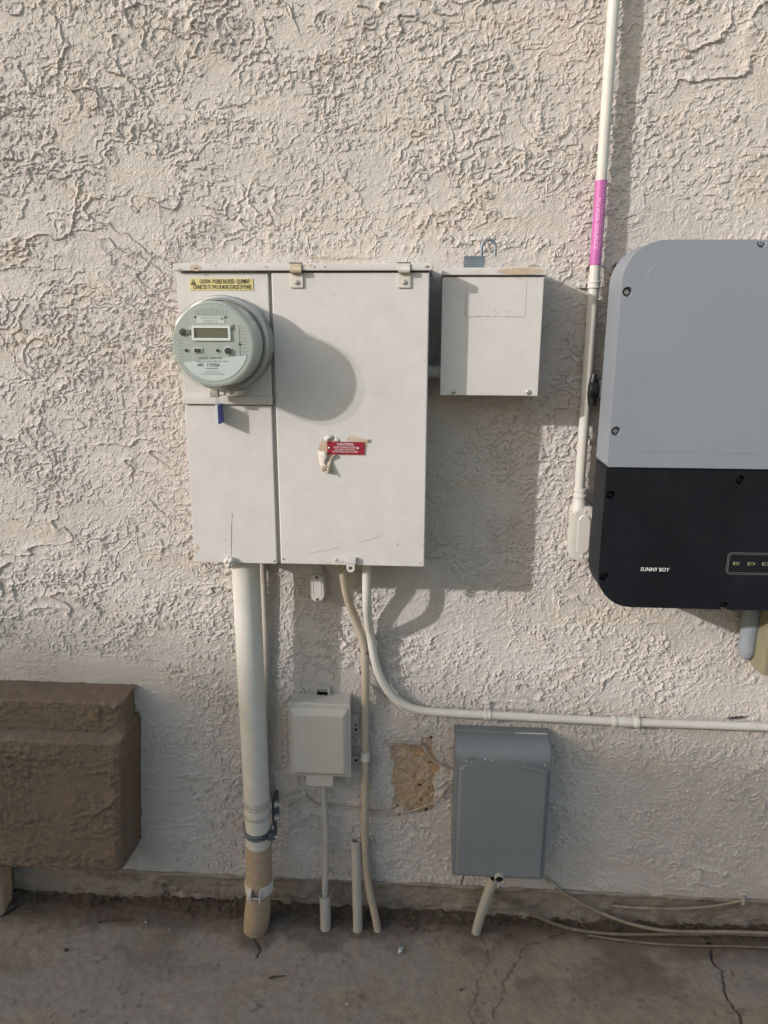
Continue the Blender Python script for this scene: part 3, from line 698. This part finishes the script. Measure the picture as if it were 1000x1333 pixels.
# ============================================================ SMALL BOX right of the panel
sbx = thing('disconnect_box', (.125, -.05, 1.36), 'small cream metal box right of the panel with worn tan top edge', 'box')
G().box(.026, .222, -.01, .105, 1.361, 1.597, .002).done('enclosure', 'paint', sbx)
G().box(.0225, .2245, .1055, .115, 1.3595, 1.5945, .0025).done('cover', 'paint', sbx)
hd = G().box(.0215, .2285, -.01, .121, 1.5975, 1.6120, .002).done('hood', 'paint', sbx)
blot(.176, 1.6048, .048, .0066, .121, 'bare_tan', hd, 60, jag=.12, name='bare_strip')
blot(.094, 1.6040, .010, .004, .121, 'paint_worn', hd, name='bare_strip')
for x_ in (.050, .2045): 
    sc_ = G().screw(x_, .115, 1.3675, .0052, .003).done('screw', 'steel', sbx)
G().box(.071, .1905, .1148, .1156, 1.5185, 1.5905, .0003).done('old_label', 'paint', sbx)
g_ = G()
def crackline(g2, pts, d, w=.0005):
    q = []
    for (ax, az), (bx, bz_) in zip(pts[:-1], pts[1:]):
        n = max(2, int(math.hypot(bx-ax, bz_-az)/.005))
        for k in range(n): q.append((ax+(bx-ax)*k/n+random.uniform(-.0009, .0009), d, az+(bz_-az)*k/n+random.uniform(-.0009, .0009)))
    q.append((pts[-1][0], d, pts[-1][1])); g2.tube(q, lambda t: w*(.55+.45*math.sin(t*37)), 5, 0); return g2
crackline(g_, [(.073, 1.590), (.070, 1.567), (.0715, 1.545), (.0695, 1.519)], .1152, .0008)
crackline(g_, [(.0695, 1.519), (.10, 1.5175), (.13, 1.519), (.19, 1.516)], .1152, .0004)
crackline(g_, [(.188, 1.590), (.1885, 1.545), (.1905, 1.519)], .1152, .0004)
crackline(g_, [(.075, 1.590), (.11, 1.5885), (.15, 1.590), (.187, 1.5905)], .1152, .0004)
crackline(g_, [(.128, 1.532), (.132, 1.526), (.14, 1.527)], .1156, .0004); crackline(g_, [(.15, 1.5285), (.165, 1.526)], .1156, .0005)
crackline(g_, [(.135, 1.595), (.150, 1.586)], .1152, .0005)
g_.done('paint_crack', 'inkgray', sbx)
# padlock standing open on the hood
pk = thing('padlock', (.087, -.068, 1.612), 'open laminated steel padlock resting on top of the small box', 'padlock')
g_ = G()
for k in range(6): g_.box(.0665-.0003*(k % 2), .1075+.0003*(k % 2), .055, .082, 1.6125+.0042*k, 1.6164+.0042*k, .0006)
g_.done('body', 'padlock', pk)
g_ = G(); arc = [(.1015, .068, 1.630), (.1015, .068, 1.652)]+[(.1155-.014*math.cos(a), .068, 1.654+.0155*math.sin(a)) for a in np.linspace(.15, math.pi-.15, 9)]+[(.1295, .068, 1.652), (.1295, .068, 1.637)]
g_.tube(arc, .0031, 12, 4).done('shackle', 'padlock', pk, 60)
# nipple between panel and small box
np2 = G().lathe([(.0, 0), (.0145, 0), (.0145, .004), (.0125, .0045), (.0125, .022), (.0145, .0225), (.0145, .0275), (0, .0275)], (-.0027, .058, 1.405), 'x', 20).done('conduit_nipple', 'pvc', None, loc=(.011, -.058, 1.405))
tag(np2, 'short conduit nipple joining the panel to the small box', 'conduit')

# ============================================================ PV CONDUIT, upright at right
pv = thing('solar_conduit', (.340, -.030, 1.05), 'upright cream conduit with magenta label beside the inverter', 'conduit')
G().tube([(.340, .030, 1.128), (.340, .030, 1.6), (.3395, .030, 2.2), (.339, .030, 2.95)], .0110, 24, 3).done('pipe', 'pvc', pv)
lb_ = G().tube([(.340, .030, 1.6225), (.340, .030, 1.7850)], .0119, 32, 0).done('magenta_label', 'pink', pv)
text('WARNING: PHOTOVOLTAIC', 0, 0, 1.7035, .0072, 'pinkwhite', lb_, .158, wrap=(.340, .030, .01215, .48), bold=.02)
text('POWER SOURCE', 0, 0, 1.7030, .0066, 'pinkwhite', lb_, .098, wrap=(.340, .030, .01215, -.38), bold=.01)
sp = G(); sp.lathe([(.0113, -.008), (.0132, -.0075), (.0138, -.005), (.0126, -.003), (.0126, .003), (.0138, .005), (.0132, .0075), (.0113, .008)], (.340, .030, 1.584), 'z', 28)
sp = sp.done('strap', 'pvc', pv); G().prism([(.328, 1.5785), (.328, 1.5895), (.312, 1.5895), (.306, 1.587), (.306, 1.581), (.312, 1.5785)], .006, .0085, .0006).done('strap_tab', 'pvc', sp)
G().screw(.3145, .0085, 1.584, .0036, .0025).done('screw', 'paint_worn', sp)
cb = thing('conduit_fitting', (.352, -.02, .985), 'cream conduit fitting with oval cover beside the inverter', 'conduit fitting')
G().lathe([(.0112, .050), (.0150, .049), (.0155, .044), (.0140, .041), (.0140, .036), (.0158, .034), (.0158, .029), (.0138, .027), (.0145, .018), (.0165, .010), (.018, 0), (0, 0)], (.3425, .031, 1.100), 'z', 28).done('hub', 'pvc', cb)
G().prism(rrect(.3265, .3785, .984, 1.110, .012, 6, (.014, .014, .016, .016)), -.004, .046, .005).done('housing', 'pvc', cb)
G().prism(rrect(.3305, .3750, .988, 1.106, .018, 7), .0462, .0485, .0012).done('cover', 'pvc', cb)
G().prism(rrect(.3400, .3650, 1.000, 1.092, .0124, 7), .0485, .0520, .003).done('raised_oval', 'pvc', cb)
for z_ in (.9945, 1.0990): G().screw(.3528, .0485, z_, .0032, .002).done('screw', 'paint_worn', cb)

# ============================================================ INVERTER
iv = thing('solar_inverter', (.617, -.1, .94), 'wall mounted solar inverter with gray upper and black lower cover', 'inverter')
G().box(.385, .850, .0, .1130, .975, 1.630, .004).done('heat_sink', 'inv_body', iv)
x0i, x1i = .353, .886
upc = G().prism(rrect(x0i, x1i, 1.2315, 1.653, .075, 14, (.004, .004, .075, .075)), .112, .211, .016, 5).done('upper_cover', 'inv_gray', iv, 40)
loc_ = G().prism(rrect(x0i, x1i, .9370, 1.2270, .072, 14, (.072, .072, .004, .004)), .112, .208, .016, 5).done('lower_cover', 'inv_black', iv, 40)
G().prism(rrect(x0i+.004, x1i-.004, 1.2200, 1.2400, .003, 2), .114, .2035).done('seam', 'black_plastic', iv)
def pocket(x, z, ex, r=.0085, dep=.012, ez=0, front=.211):
    g2 = G(); b = bmesh.new()
    g2.lathe([(0, -dep), (r, -dep), (r*1.12, .006), (0, .006)], (x, front, z), 'y', 20)
    return g2
up_p = [(.3645, 1.5620), (.3645, 1.3020), (.597, 1.6475), (.8765, 1.562), (.8765, 1.302)]
lo_p = [(.3655, 1.1735), (.613, 1.2085), (.3665, 1.0015), (.613, .9445), (.8735, 1.1735), (.8735, 1.0015)]
cut(upc, [pocket(x, z, 0) for x, z in up_p]); cut(loc_, [pocket(x, z, 0, front=.208) for x, z in lo_p])
for me_ in (upc.data, loc_.data):
    me_.shade_smooth(); me_.set_sharp_from_angle(angle=math.radians(30))
for o_c in (upc, loc_):
    w_ = o_c.modifiers.new('weighted_normals', 'WEIGHTED_NORMAL'); w_.keep_sharp = True
for x, z in up_p:
    G().lathe([(.0050, -.0118), (.0050, -.0085), (.0038, -.0075), (.0022, -.0075), (.0020, -.0095), (0, -.0095)], (x, .211, z), 'y', 16).done('screw', 'steel', upc)
for x, z in lo_p:
    G().lathe([(.0052, -.0118), (.0052, -.0085), (.0038, -.0075), (.0022, -.0075), (.0020, -.0095), (0, -.0095)], (x, .208, z), 'y', 16).done('screw', 'black_plastic', loc_)
G().prism(rrect(.398, .840, 1.262, 1.612, .022, 6), .2105, .2116, .0009, 2).done('face_panel', 'inv_gray', upc, 12)
text('SUNNY BOY', .4655, .2085, 1.0200, .0078, 'white', loc_, .0575, bold=.010)
g_ = G(); frame(g_, rrect(.6065, .800, 1.0140, 1.0600, .0080, 5), rrect(.6072, .7993, 1.0147, 1.0593, .0074, 5), .2078, .2085)
frame(g_, rrect(.6095, .797, 1.0170, 1.0570, .0060, 5), rrect(.6102, .7963, 1.0177, 1.0563, .0054, 5), .2078, .2085)
lp = g_.done('status_panel', 'inv_line', loc_)
for k in range(3):
    xk = .6215+.0285*k
    G().box(xk-.0025, xk+.0005, .2080, .2086, 1.0335, 1.0405, 0).done('status_light', 'led', lp)
    g_ = G(); frame(g_, rrect(xk+.0025, xk+.0095, 1.0340, 1.0400, .0008, 2), rrect(xk+.0033, xk+.0087, 1.0348, 1.0392, .0005, 2), .2080, .2086)
    if k == 0: g_.prism([(xk+.003, 1.0345), (xk+.004, 1.0345), (xk+.009, 1.0395), (xk+.008, 1.0395)], .2080, .2087)
    else: g_.box(xk+.0085, xk+.012, .2080, .2086, 1.0352, 1.0388, 0)
    g_.done('status_icon', 'led', lp)
# rotary switch on the left flank
kn = G().prism(rrect(.3590, .3860, 1.352, 1.392, .006, 4), .035, .075, .002).done('switch_base', 'inv_body', iv)
g_ = G(); g_.lathe([(0, 0), (.0165, 0), (.0180, .003), (.0170, .016), (.012, .018), (0, .018)], (.3405, .055, 1.3680), 'x', 24)
g_.tube([(.349, .055, 1.335), (.3475, .055, 1.36), (.3475, .055, 1.385), (.3495, .055, 1.402)], lambda t: .0105-.0045*abs(t-.35)/.65, 12, 4)
g_.done('rotary_switch', 'black_plastic', iv, 50)
# box and fitting below the inverter
jb = thing('junction_box', (.80, -.06, .745), 'olive beige junction box under the inverter at the right edge', 'box')
G().box(.7555, .880, .030, .105, .742, .905, .003).done('enclosure', 'olive_box', jb)
g_ = G(); frame(g_, rrect(.7575, .878, .745, .902, .003, 2), rrect(.7690, .866, .757, .890, .003, 2), .1052, .1125); g_.done('lid_frame', 'olive_box', jb)
G().box(.7750, .858, .1052, .1100, .765, .882, .002).done('lid_panel', 'olive_box', jb)
gp = G(); gp.lathe([(0, 0), (.008, .001), (.015, .008), (.0195, .024), (.0205, .190), (0, .190)], (.7440, .046, .754), 'z', 28)
gp = gp.done('conduit_elbow', 'gray_pvc', None, 50, loc=(.744, -.046, .754)); tag(gp, 'gray plastic conduit fitting between inverter and olive box', 'conduit fitting')

# ============================================================ CONDUITS UNDER THE PANEL
bc = thing('service_conduit', (-.43, -.078, -.06), 'thick upright conduit from the panel to the slab, tape wrapped foot', 'conduit')
path = [(-.4085, .098, .999), (-.409, .094, .75), (-.4105, .086, .50), (-.4125, .078, .30), (-.4145, .074, .215)]
G().tube(path, .0318, 32, 8).done('pipe', 'pvc', bc)
ft = [(-.4145, .0740, .217), (-.4160, .0725, .16), (-.419, .070, .09), (-.4245, .066, .03), (-.4320, .061, -.03), (-.440, .057, -.09)]
G().tube(ft, lambda t: .0332+.0006*math.sin(t*70)+.0011*math.sin(t*19)*t, 32, 12, wob=.008).done('tape_wrap', 'tape', bc, 60)
g_ = G()
for z_ in (.352, .344, .336, .312, .306): g_.lathe([(.0318, -.003), (.0338, -.0015), (.0338, .0015), (.0318, .003)], (-.4119, .0795, z_), 'z', 32)
for k in range(18):
    a = math.pi+math.pi*k/17.0
    g_.lathe([(0, -.003), (.0028, -.001), (.0028, .001), (0, .003)], (-.4119+.0335*math.cos(a), .0795-.0335*math.sin(a), .344+.0016*(k % 2)), 'z', 8)
g_.done('painted_strap', 'pvc_gray', bc, 60)
bd = G().lathe([(.0322, -.0085), (.0345, -.008), (.0345, -.0012), (.0338, 0), (.0345, .0012), (.0345, .008), (.0322, .0085)], (-.4135, .0760, .2545), 'z', 40).done('perforated_clamp', 'band', bc)
g_ = G()
for k in range(14):
    a = math.pi*1.02+math.pi*.62*k/13.0
    for dz in (-.0045, .0045):
        g_.lathe([(0, -.0014), (.0012, -.0007), (.0012, .0007), (0, .0014)], (-.4135+.0342*math.cos(a), .0760-.0342*math.sin(a), .2545+dz), 'z', 8)
g_.done('punched_slots', 'pvc', bd, 60)
g_ = G().box(-.3845, -.3690, .082, .098, .243, .266, .002); g_.done('clamp_ear', 'band', bd)
G().tube([(-.372, .092, .2535), (-.358, .094, .252)], .0030, 10, 0).done('clamp_bolt', 'steel', bd)
# split strap low on the pipe
g_ = G(); g_.lathe([(.0342, -.014), (.0368, -.0135), (.0368, .0135), (.0342, .014)], (-.4190, .0700, .0880), 'z', 40, arc=(math.radians(-72), math.radians(252)))
cl = g_.done('split_strap', 'pvc', bc)
for sx in (-1, 1):
    xx = -.4185+sx*.0118
    G().box(xx-.0016, xx+.0016, .1045, .1215, .0735, .1005, .0006).done('strap_flange', 'pvc', cl)
G().tube([(-.4360, .1150, .0830), (-.4000, .1150, .0830)], .0026, 10, 0).done('strap_bolt', 'steel', cl)
G().lathe([(0, 0), (.0058, 0), (.0058, .005), (0, .005)], (-.4385, .1150, .0830), 'x', 6).done('bolt_head', 'paint_worn', cl)
# bonding clamp and its wires beside the pipe
bn = thing('bonding_clamp', (-.372, -.03, .27), 'small painted bonding clamp with wires beside the thick conduit', 'clamp')
g_ = G().box(-.379, -.369, .02, .066, .262, .336, .002); g_.done('bracket', 'band', bn)
for (x_, z_) in ((-.3735, .327), (-.3745, .288)):
    G().lathe([(0, 0), (.0082, 0), (.0082, .007), (.005, .007), (.005, .015), (0, .015)], (x_+.003, .066, z_), 'x', 6).done('bolt', 'pvc_gray', bn)
G().tube([(-.362, .062, .327), (-.345, .03, .329), (-.325, .015, .326), (-.308, .010, .324)], .0021, 8, 5).done('wire', 'wire', bn)
G().tube([(-.364, .062, .288), (-.356, .05, .300), (-.350, .036, .318)], .0018, 8, 5).done('wire', 'wire', bn)
G().lathe([(0, 0), (.006, .0), (.0055, .005), (.002, .007), (0, .007)], (-.306, .006, .323), 'y', 10).done('wire_screw', 'paint_worn', bn)
G().tube([(-.374, .055, .27), (-.372, .06, .24), (-.378, .07, .225)], .004, 8, 4, wob=.1).done('dark_strap_end', 'band', bn)
G().tube([(-.345, .012, .281), (-.333, .011, .292), (-.315, .008, .302)], .0018, 8, 5).done('wire', 'wire', bn)

th = G(); th.tube([(-.388, .017, 1.0), (-.3885, .014, .85), (-.3905, .012, .70), (-.398, .011, .55), (-.404, .011, .30)], .0082, 14, 6, wob=.02); th = th.done('thin_conduit', 'pvc_gray', None, 60, loc=(-.388, -.014, .66))
tag(th, 'thin pale pipe against the wall just right of the thick conduit', 'conduit')
sl = thing('conduit_fitting', (-.255, -.02, .865), 'small oval conduit fitting on the wall below the panel', 'conduit fitting')
G().tube([(-.254, .024, .93), (-.254, .024, 1.0)], .0110, 18, 0).done('stub', 'pvc_gray', sl)
G().prism(rrect(-.2715, -.2375, .866, .934, .0150, 7), -.003, .042, .003).done('housing', 'pvc', sl)
G().prism(rrect(-.2700, -.2390, .8675, .9325, .0150, 7), .0422, .0446, .001).done('cover', 'pvc', sl)
g_ = G(); frame(g_, rrect(-.2650, -.2440, .8790, .9210, .008, 5), rrect(-.2635, -.2455, .8805, .9195, .0066, 5), .0446, .0454); g_.done('raised_line', 'pvc', sl)
for z_ in (.8725, .9275): G().screw(-.2545, .0446, z_, .0034, .002).done('screw', 'rust', sl)

tn = thing('tan_conduit', (-.11, -.045, -.06), 'tan conduit bending out from under the panel down to the ground', 'conduit')
G().tube([(-.187, .100, .999), (-.1855, .093, .95), (-.178, .066, .880), (-.161, .042, .815), (-.1465, .031, .755), (-.1430, .028, .69), (-.1435, .028, .45), (-.1455, .029, .22), (-.1420, .031, .12), (-.1320, .035, .045), (-.1200, .040, -.01), (-.1080, .046, -.075)], .0100, 18, 8).done('pipe', 'tan_pipe', tn)
G().lathe([(.0102, -.012), (.0120, -.011), (.0120, -.004), (.0112, -.003), (.0112, .004), (.0122, .005), (.0122, .011), (.0102, .012)], (-.1435, .028, .4490), 'z', 22).done('coupling', 'pvc', tn)
blot_p = G(); blot_p.lathe([(0, -.006), (.004, -.004), (.0045, .002), (0, .007)], (-.1400, .0345, .735), 'z', 10); blot_p.warp(.001, 200).done('rust_spot', 'rust', tn, 80)

wc = thing('white_conduit', (-.132, -.03, .58), 'cream conduit dropping from the panel and sweeping right along the wall', 'conduit')
G().tube([(-.1320, .104, .999), (-.1322, .104, .935), (-.1325, .095, .885), (-.1322, .066, .835), (-.1295, .037, .785), (-.1200, .029, .715), (-.1030, .027, .660), (-.0720, .027, .613), (-.0350, .027, .590), (.0050, .027, .5805), (.06, .027, .5775), (.156, .027, .5755), (.49, .027, .5700), (.85, .027, .5690), (1.9, .027, .566)], .0103, 20, 8).done('pipe', 'pvc', wc)
ws = G(); ws.lathe([(.0104, -.0085), (.0122, -.008), (.0128, -.005), (.0118, -.003), (.0118, .003), (.0128, .005), (.0122, .008), (.0104, .0085)], (.158, .027, .5755), 'x', 22); ws = ws.done('strap', 'pvc', wc)
G().prism(rrect(.1515, .1645, .583, .604, .004, 3), .006, .0085, .0006).done('strap_tab', 'pvc', ws); G().screw(.158, .0085, .5965, .0035, .002).done('screw', 'paint_worn', ws)
G().lathe([(.0104, -.033), (.0140, -.032), (.0145, -.027), (.0140, -.023), (.0124, -.021), (.0124, -.012), (.0132, -.010), (.0132, .008), (.0122, .010), (.0122, .019), (.0140, .021), (.0147, .026), (.0140, .032), (.0104, .033)], (.4900, .027, .5702), 'x', 26).done('coupling', 'pvc', wc)
wh = G().lathe([(.0104, -.004), (.0155, -.004), (.0160, 0), (.0155, .012), (.0104, .012)], (-.132, .103, .987), 'z', 8).done('hub', 'pvc', wc)

# ============================================================ BEIGE TELEPHONE BOX
nb = thing('telephone_box', (-.25, -.03, .38), 'beige plastic utility box with a raised lid left of tan conduit', 'box')
G().prism(rrect(-.3280, -.1790, .4120, .6080, .004, 3), -.008, .046, .003).done('base', 'nid', nb)
lidb = G().prism(rrect(-.3305, -.1765, .4095, .6105, .005, 3), .0465, .0620, .0025).done('lid', 'nid', nb)
b = bmesh.new()
o_ = [(-.3245, .4165), (-.1830, .4165), (-.1830, .5985), (-.3245, .5985)]; i_ = [(-.3150, .4265), (-.1935, .4265), (-.1935, .5830), (-.3150, .5830)]
vo = [b.verts.new((x, -.0622, z)) for x, z in o_]; v2 = [b.verts.new((x, -.0655, z)) for x, z in o_]; vi = [b.verts.new((x, -.0730, z)) for x, z in i_]
for i in range(4):
    j = (i+1) % 4; b.faces.new((vo[i], vo[j], v2[j], v2[i])); b.faces.new((v2[i], v2[j], vi[j], vi[i]))
b.faces.new(vi); bmesh.ops.recalc_face_normals(b, faces=b.faces[:])
b.faces.ensure_lookup_table()
if b.faces[-1].normal.y > 0: bmesh.ops.reverse_faces(b, faces=b.faces[:])
bmesh.ops.bevel(b, geom=[e for e in b.edges if len(e.link_faces) == 2], offset=.0012, segments=2, affect='EDGES')
G()._add(b).done('raised_panel', 'nid', lidb, 25)
G().box(-.2905, -.2215, .012, .0600, .3790, .4110, .002).done('skirt', 'nid', nb)
g_ = G(); frame(g_, rrect(-.2700, -.2330, .6100, .6285, .001, 2), rrect(-.2655, -.2375, .6100, .6245, .0005, 2), .004, .016); g_.done('hanger', 'nid', nb)
g_ = G(); frame(g_, rrect(-.3130, -.2985, .604, .6185, .0070, 5), rrect(-.3090, -.3025, .609, .6150, .0028, 5), .003, .012); g_.done('mounting_lug', 'nid', nb)
def lug(x0, x1, z0, z1, holes):
    g2 = G(); g2.prism(rrect(x0, x1, z0, z1, .006, 5), .006, .012, .001); o = g2.done('mounting_lug', 'nid', nb)
    for hx, hz, hr, m in holes: G().lathe([(hr, 0), (hr, .0012), (hr*.4, .0016), (0, .0008)], (hx, .012, hz), 'y', 14).done('fixing_hole', m, o)
lug(-.180, -.1600, .5030, .5560, [(-.1680, .5440, .0042, 'paint_worn'), (-.1685, .5270, .0025, 'dark'), (-.1680, .5130, .0040, 'dark')])
lug(-.180, -.1610, .4150, .4370, [(-.1690, .4260, .0036, 'dark')])
cbp = thing('cable_conduit', (-.25, -.045, -.06), 'slim conduit under the beige telephone box ending in a sleeve', 'conduit')
G().tube([(-.2515, .030, .385), (-.2490, .030, .30), (-.2470, .030, .235), (-.2480, .032, .15), (-.2510, .036, .06), (-.2515, .038, .015)], .0083, 16, 8).done('pipe', 'pvc_gray', cbp)
G().lathe([(.0084, -.014), (.0096, -.011), (.0098, .010), (.0084, .014)], (-.2470, .030, .220), 'z', 18).done('joint', 'pvc_gray', cbp)
G().tube([(-.2515, .039, .034), (-.2512, .041, .02), (-.2500, .045, -.02), (-.2500, .050, -.085)], .0142, 20, 6, hollow=.0025).done('sleeve', 'pvc_gray', cbp)
sp_ = G(); sp_.tube([(-.1680, .030, .203), (-.1665, .036, .10), (-.1640, .045, -.02), (-.163, .050, -.09)], .0126, 22, 8, hollow=.0022)
sp_ = sp_.done('pipe_stub', 'pvc_gray', None, 50, loc=(-.163, -.048, -.06)); tag(sp_, 'cut off open pale pipe stub rising from the slab', 'pipe')

# ============================================================ GRAY BOX
gb = thing('gray_utility_box', (.195, -.05, .16), 'gray metal utility box low on the wall under the level conduit', 'box')
G().box(.0785, .3060, -.008, .030, .168, .5265, .002).done('back_plate', 'gray_box', gb)
b = bmesh.new()
pr = [(.028, .5285), (.045, .5285), (.060, .526), (.074, .5205), (.085, .512), (.0915, .501), (.0945, .488), (.0945, .1645), (.028, .1645)]
L_ = [b.verts.new((.0795, -d, z)) for d, z in pr]; R_ = [b.verts.new((.3075, -d, z)) for d, z in pr]
n = len(pr)
for i in range(n): j = (i+1) % n; b.faces.new((L_[i], L_[j], R_[j], R_[i]))
b.faces.new(L_[::-1]); b.faces.new(R_); bmesh.ops.recalc_face_normals(b, faces=b.faces[:])
bmesh.ops.bevel(b, geom=[e for e in b.edges if abs(e.verts[0].co.x-e.verts[1].co.x) < 1e-5], offset=.0025, segments=2, affect='EDGES', clamp_overlap=True)
cvr = G()._add(b).done('cover', 'gray_box', gb, 40)
arch = [(.0885, .170), (.3010, .170), (.3010, .470)]+[(.196+.105*math.cos(a), .470+.020*math.sin(a)) for a in np.linspace(.12, math.pi-.12, 16)]+[(.0885, .470)]
G().prism(arch, .0935, .1030, .0085, 5).done('raised_panel', 'gray_box', cvr, 60)
G().box(.0770, .3090, .000, .027, .5270, .5310, .0012).done('top_lip', 'gray_box', gb)
for i, (cx, cz, rx, rz) in enumerate(((.270, .5315, .034, .0012), (.105, .489, .0018, .0015), (.150, .4955, .0022, .002), (.165, .494, .0014, .0013), (.2, .488, .0015, .0013), (.2415, .4895, .0013, .0012), (.292, .487, .0016, .0018), (.118, .487, .0012, .0011))):
    if i: blot(cx, cz, rx, rz, .0947, 'white', cvr, 10, name='paint_fleck', seed=i)
    else: G().prism([(.225, .5275), (.306, .5275), (.306, .5304), (.26, .5306), (.225, .5296)], .0265, .0278).done('paint_smear', 'meter_plate', gb)
for i, (cx, cz, rx, rz) in enumerate(((.117, .4965, .0030, .0022), (.124, .498, .002, .0016), (.181, .334, .0028, .0022), (.288, .322, .003, .0032), (.122, .484, .0016, .0014))):
    blot(cx, cz, rx, rz, .0947 if cz > .48 else .1032, 'inkgray', cvr, 12, name='paint_chip', seed=i+20)
gpz = thing('leaning_pipe', (.15, -.035, -.06), 'leaning pale pipe between slab and gray box with open end', 'pipe')
G().tube([(.1870, .078, .148), (.1765, .068, .10), (.1590, .047, .0), (.1470, .034, -.085)], .0122, 20, 6, hollow=.002).done('pipe', 'pvc_gray', gpz)
G().tube([(.1980, .070, .1735), (.1960, .114, .1725)], .0128, 22, 0, hollow=.0022).done('open_end', 'pvc_gray', gpz)
G().lathe([(.0104, .0), (0, .0)], (.1965, .1055, .1727), 'y', 20).done('bore_shade', 'dark', gpz)  # black disc painted in as the shade inside the open end
G().lathe([(.0100, -.001), (0, -.001)], (.1865, .0775, .146), 'z', 20).done('bore_shade', 'dark', gpz)  # black disc again, painted shade in the pipe's top opening

# ============================================================ CABLES AND WIRES
def cable(name, pts, r, m, label, cat='cable', seg=10):
    o = G().tube(pts, r, seg, 8).done(name, m, None, 80, loc=(pts[0][0], -pts[0][1], pts[0][2])); return tag(o, label, cat)
cable('cable', [(.180, .012, .050), (.215, .018, .034), (.250, .020, .017), (.312, .024, -.013), (.394, .032, -.037), (.515, .034, -.046), (.713, .026, -.041), (.908, .024, -.035), (1.6, .03, -.035)], .0042, 'cable', 'dark cable drooping from under the gray box to the ground')
cable('cable', [(.318, .012, .112), (.332, .014, .098), (.399, .014, .041), (.492, .022, .0), (.573, .028, -.022), (.673, .030, -.031), (.907, .028, -.024), (1.6, .03, -.02)], .0046, 'cable_tan', 'tan cable slanting down from the right of the gray box')
cable('cable', [(.505, .004, .016), (.560, .010, .018), (.669, .013, .024), (.765, .015, .040), (.834, .014, .059), (.90, .013, .0585), (1.6, .012, .058)], .0038, 'cable_tan', 'tan cable clipped just under the stucco edge at right')
cable('cable', [(.44, .036, -.052), (.58, .048, -.055), (.72, .05, -.054), (.9, .045, -.053), (1.5, .05, -.053)], .0030, 'cable', 'thin dark cable lying in the dirt at the wall foot')
ck = G(); ck.box(.8305, .8385, .004, .0205, .050, .069, .0015); ck = ck.done('cable_clip', 'pvc_gray', None, loc=(.834, -.01, .05)); tag(ck, 'pale cable clip under the stucco edge at far right', 'clip')
ck = G().tube([(.341, .020, .092), (.352, .026, .086), (.356, .018, .078), (.349, .010, .074)], .0017, 8, 6).done('cable_clip', 'pvc', None, 70, loc=(.35, -.018, .08)); tag(ck, 'small pale clip on the slanting tan cable', 'clip')
cable('wall_wire', [(-.302, .010, .318), (-.28, .009, .296), (-.238, .009, .287), (-.17, .010, .283), (-.117, .009, .277), (-.077, .008, .272), (-.04, .008, .277), (-.007, .008, .289), (.042, .008, .319), (.066, .008, .360), (.084, .006, .372)], .0023, 'wire', 'thin painted wire crossing the wall below the tan bare patch', 'wire', 8)
cable('wall_wire', [(-.098, .010, .4785), (-.06, .010, .4800), (-.004, .011, .4785)], .0026, 'wire', 'short level wire along the top of the tan bare patch', 'wire', 8)
cable('wall_wire', [(.001, .008, .474), (.010, .014, .459), (.031, .013, .433), (.069, .012, .413), (.090, .010, .408)], .0030, 'wire', 'short slanting wire from the bare patch behind the gray box', 'wire', 8)

# ============================================================ SMALL THINGS ON THE SLAB
def pebble(x, y, r, label, m='pebble', cat='pebble', fl=.5):
    b_ = bmesh.new(); bmesh.ops.create_icosphere(b_, subdivisions=2, radius=1)
    for v in b_.verts:
        q = v.co*(1+.18*mn.noise(v.co*1.7+Vector((x*50, y*50, 0)))); v.co = Vector((q.x*r, q.y*r*.8, q.z*r*fl))
    me_ = bpy.data.meshes.new('pebble'); b_.to_mesh(me_); b_.free(); me_.shade_smooth()
    o = link('pebble', me_, m); o.location = (x, y, -.059+r*fl*.6); return tag(o, label, cat)
pebble(-.167, -.271, .0058, 'flat round pale pebble lying out on the open slab', fl=.35)
pebble(-.735, -.062, .0045, 'pale pebble at the dirt edge below the brown ledge')
pebble(-.665, -.08, .003, 'tiny pale pebble on the slab near the brown ledge')
pebble(.105, -.215, .004, 'small dark chip on the slab near the middle crack', 'twig')
pebble(-.905, -.165, .006, 'dark chip on the slab at far left', 'twig')
pebble(.192, -.305, .005, 'pale pebble at the bottom edge of the slab by the crack')
def twig(pts, r, label):
    o = G().tube(pts, lambda t: r*(1-.5*t), 7, 4, wob=.12).done('twig', 'twig', None, 80, loc=(pts[0][0], -pts[0][1], pts[0][2])); return tag(o, label, 'twig')
twig([(-.366, .214, -.0565), (-.345, .208, -.056), (-.326, .207, -.0555)], .0024, 'short dark twig lying on the slab below the thick conduit')
twig([(-.86, .075, -.055), (-.82, .066, -.052), (-.77, .062, -.054)], .0026, 'brown twig in the dirt below the brown ledge')
lf = bmesh.new()
vs = [lf.verts.new(p) for p in ((-.012, 0, 0), (-.004, -.006, .004), (.010, -.004, .002), (.016, .002, 0), (.004, .006, .005))]
lf.faces.new(vs); me = bpy.data.meshes.new('leaf'); lf.to_mesh(me); lf.free(); lo = link('leaf', me, 'meter_plate'); lo.location = (-.048, -.112, -.0575); lo.rotation_euler = (0, .1, 1.1)
lo.modifiers.new('thick', 'SOLIDIFY').thickness = .0008
tag(lo, 'pale scrap on the slab in front of the tan conduit', 'scrap')
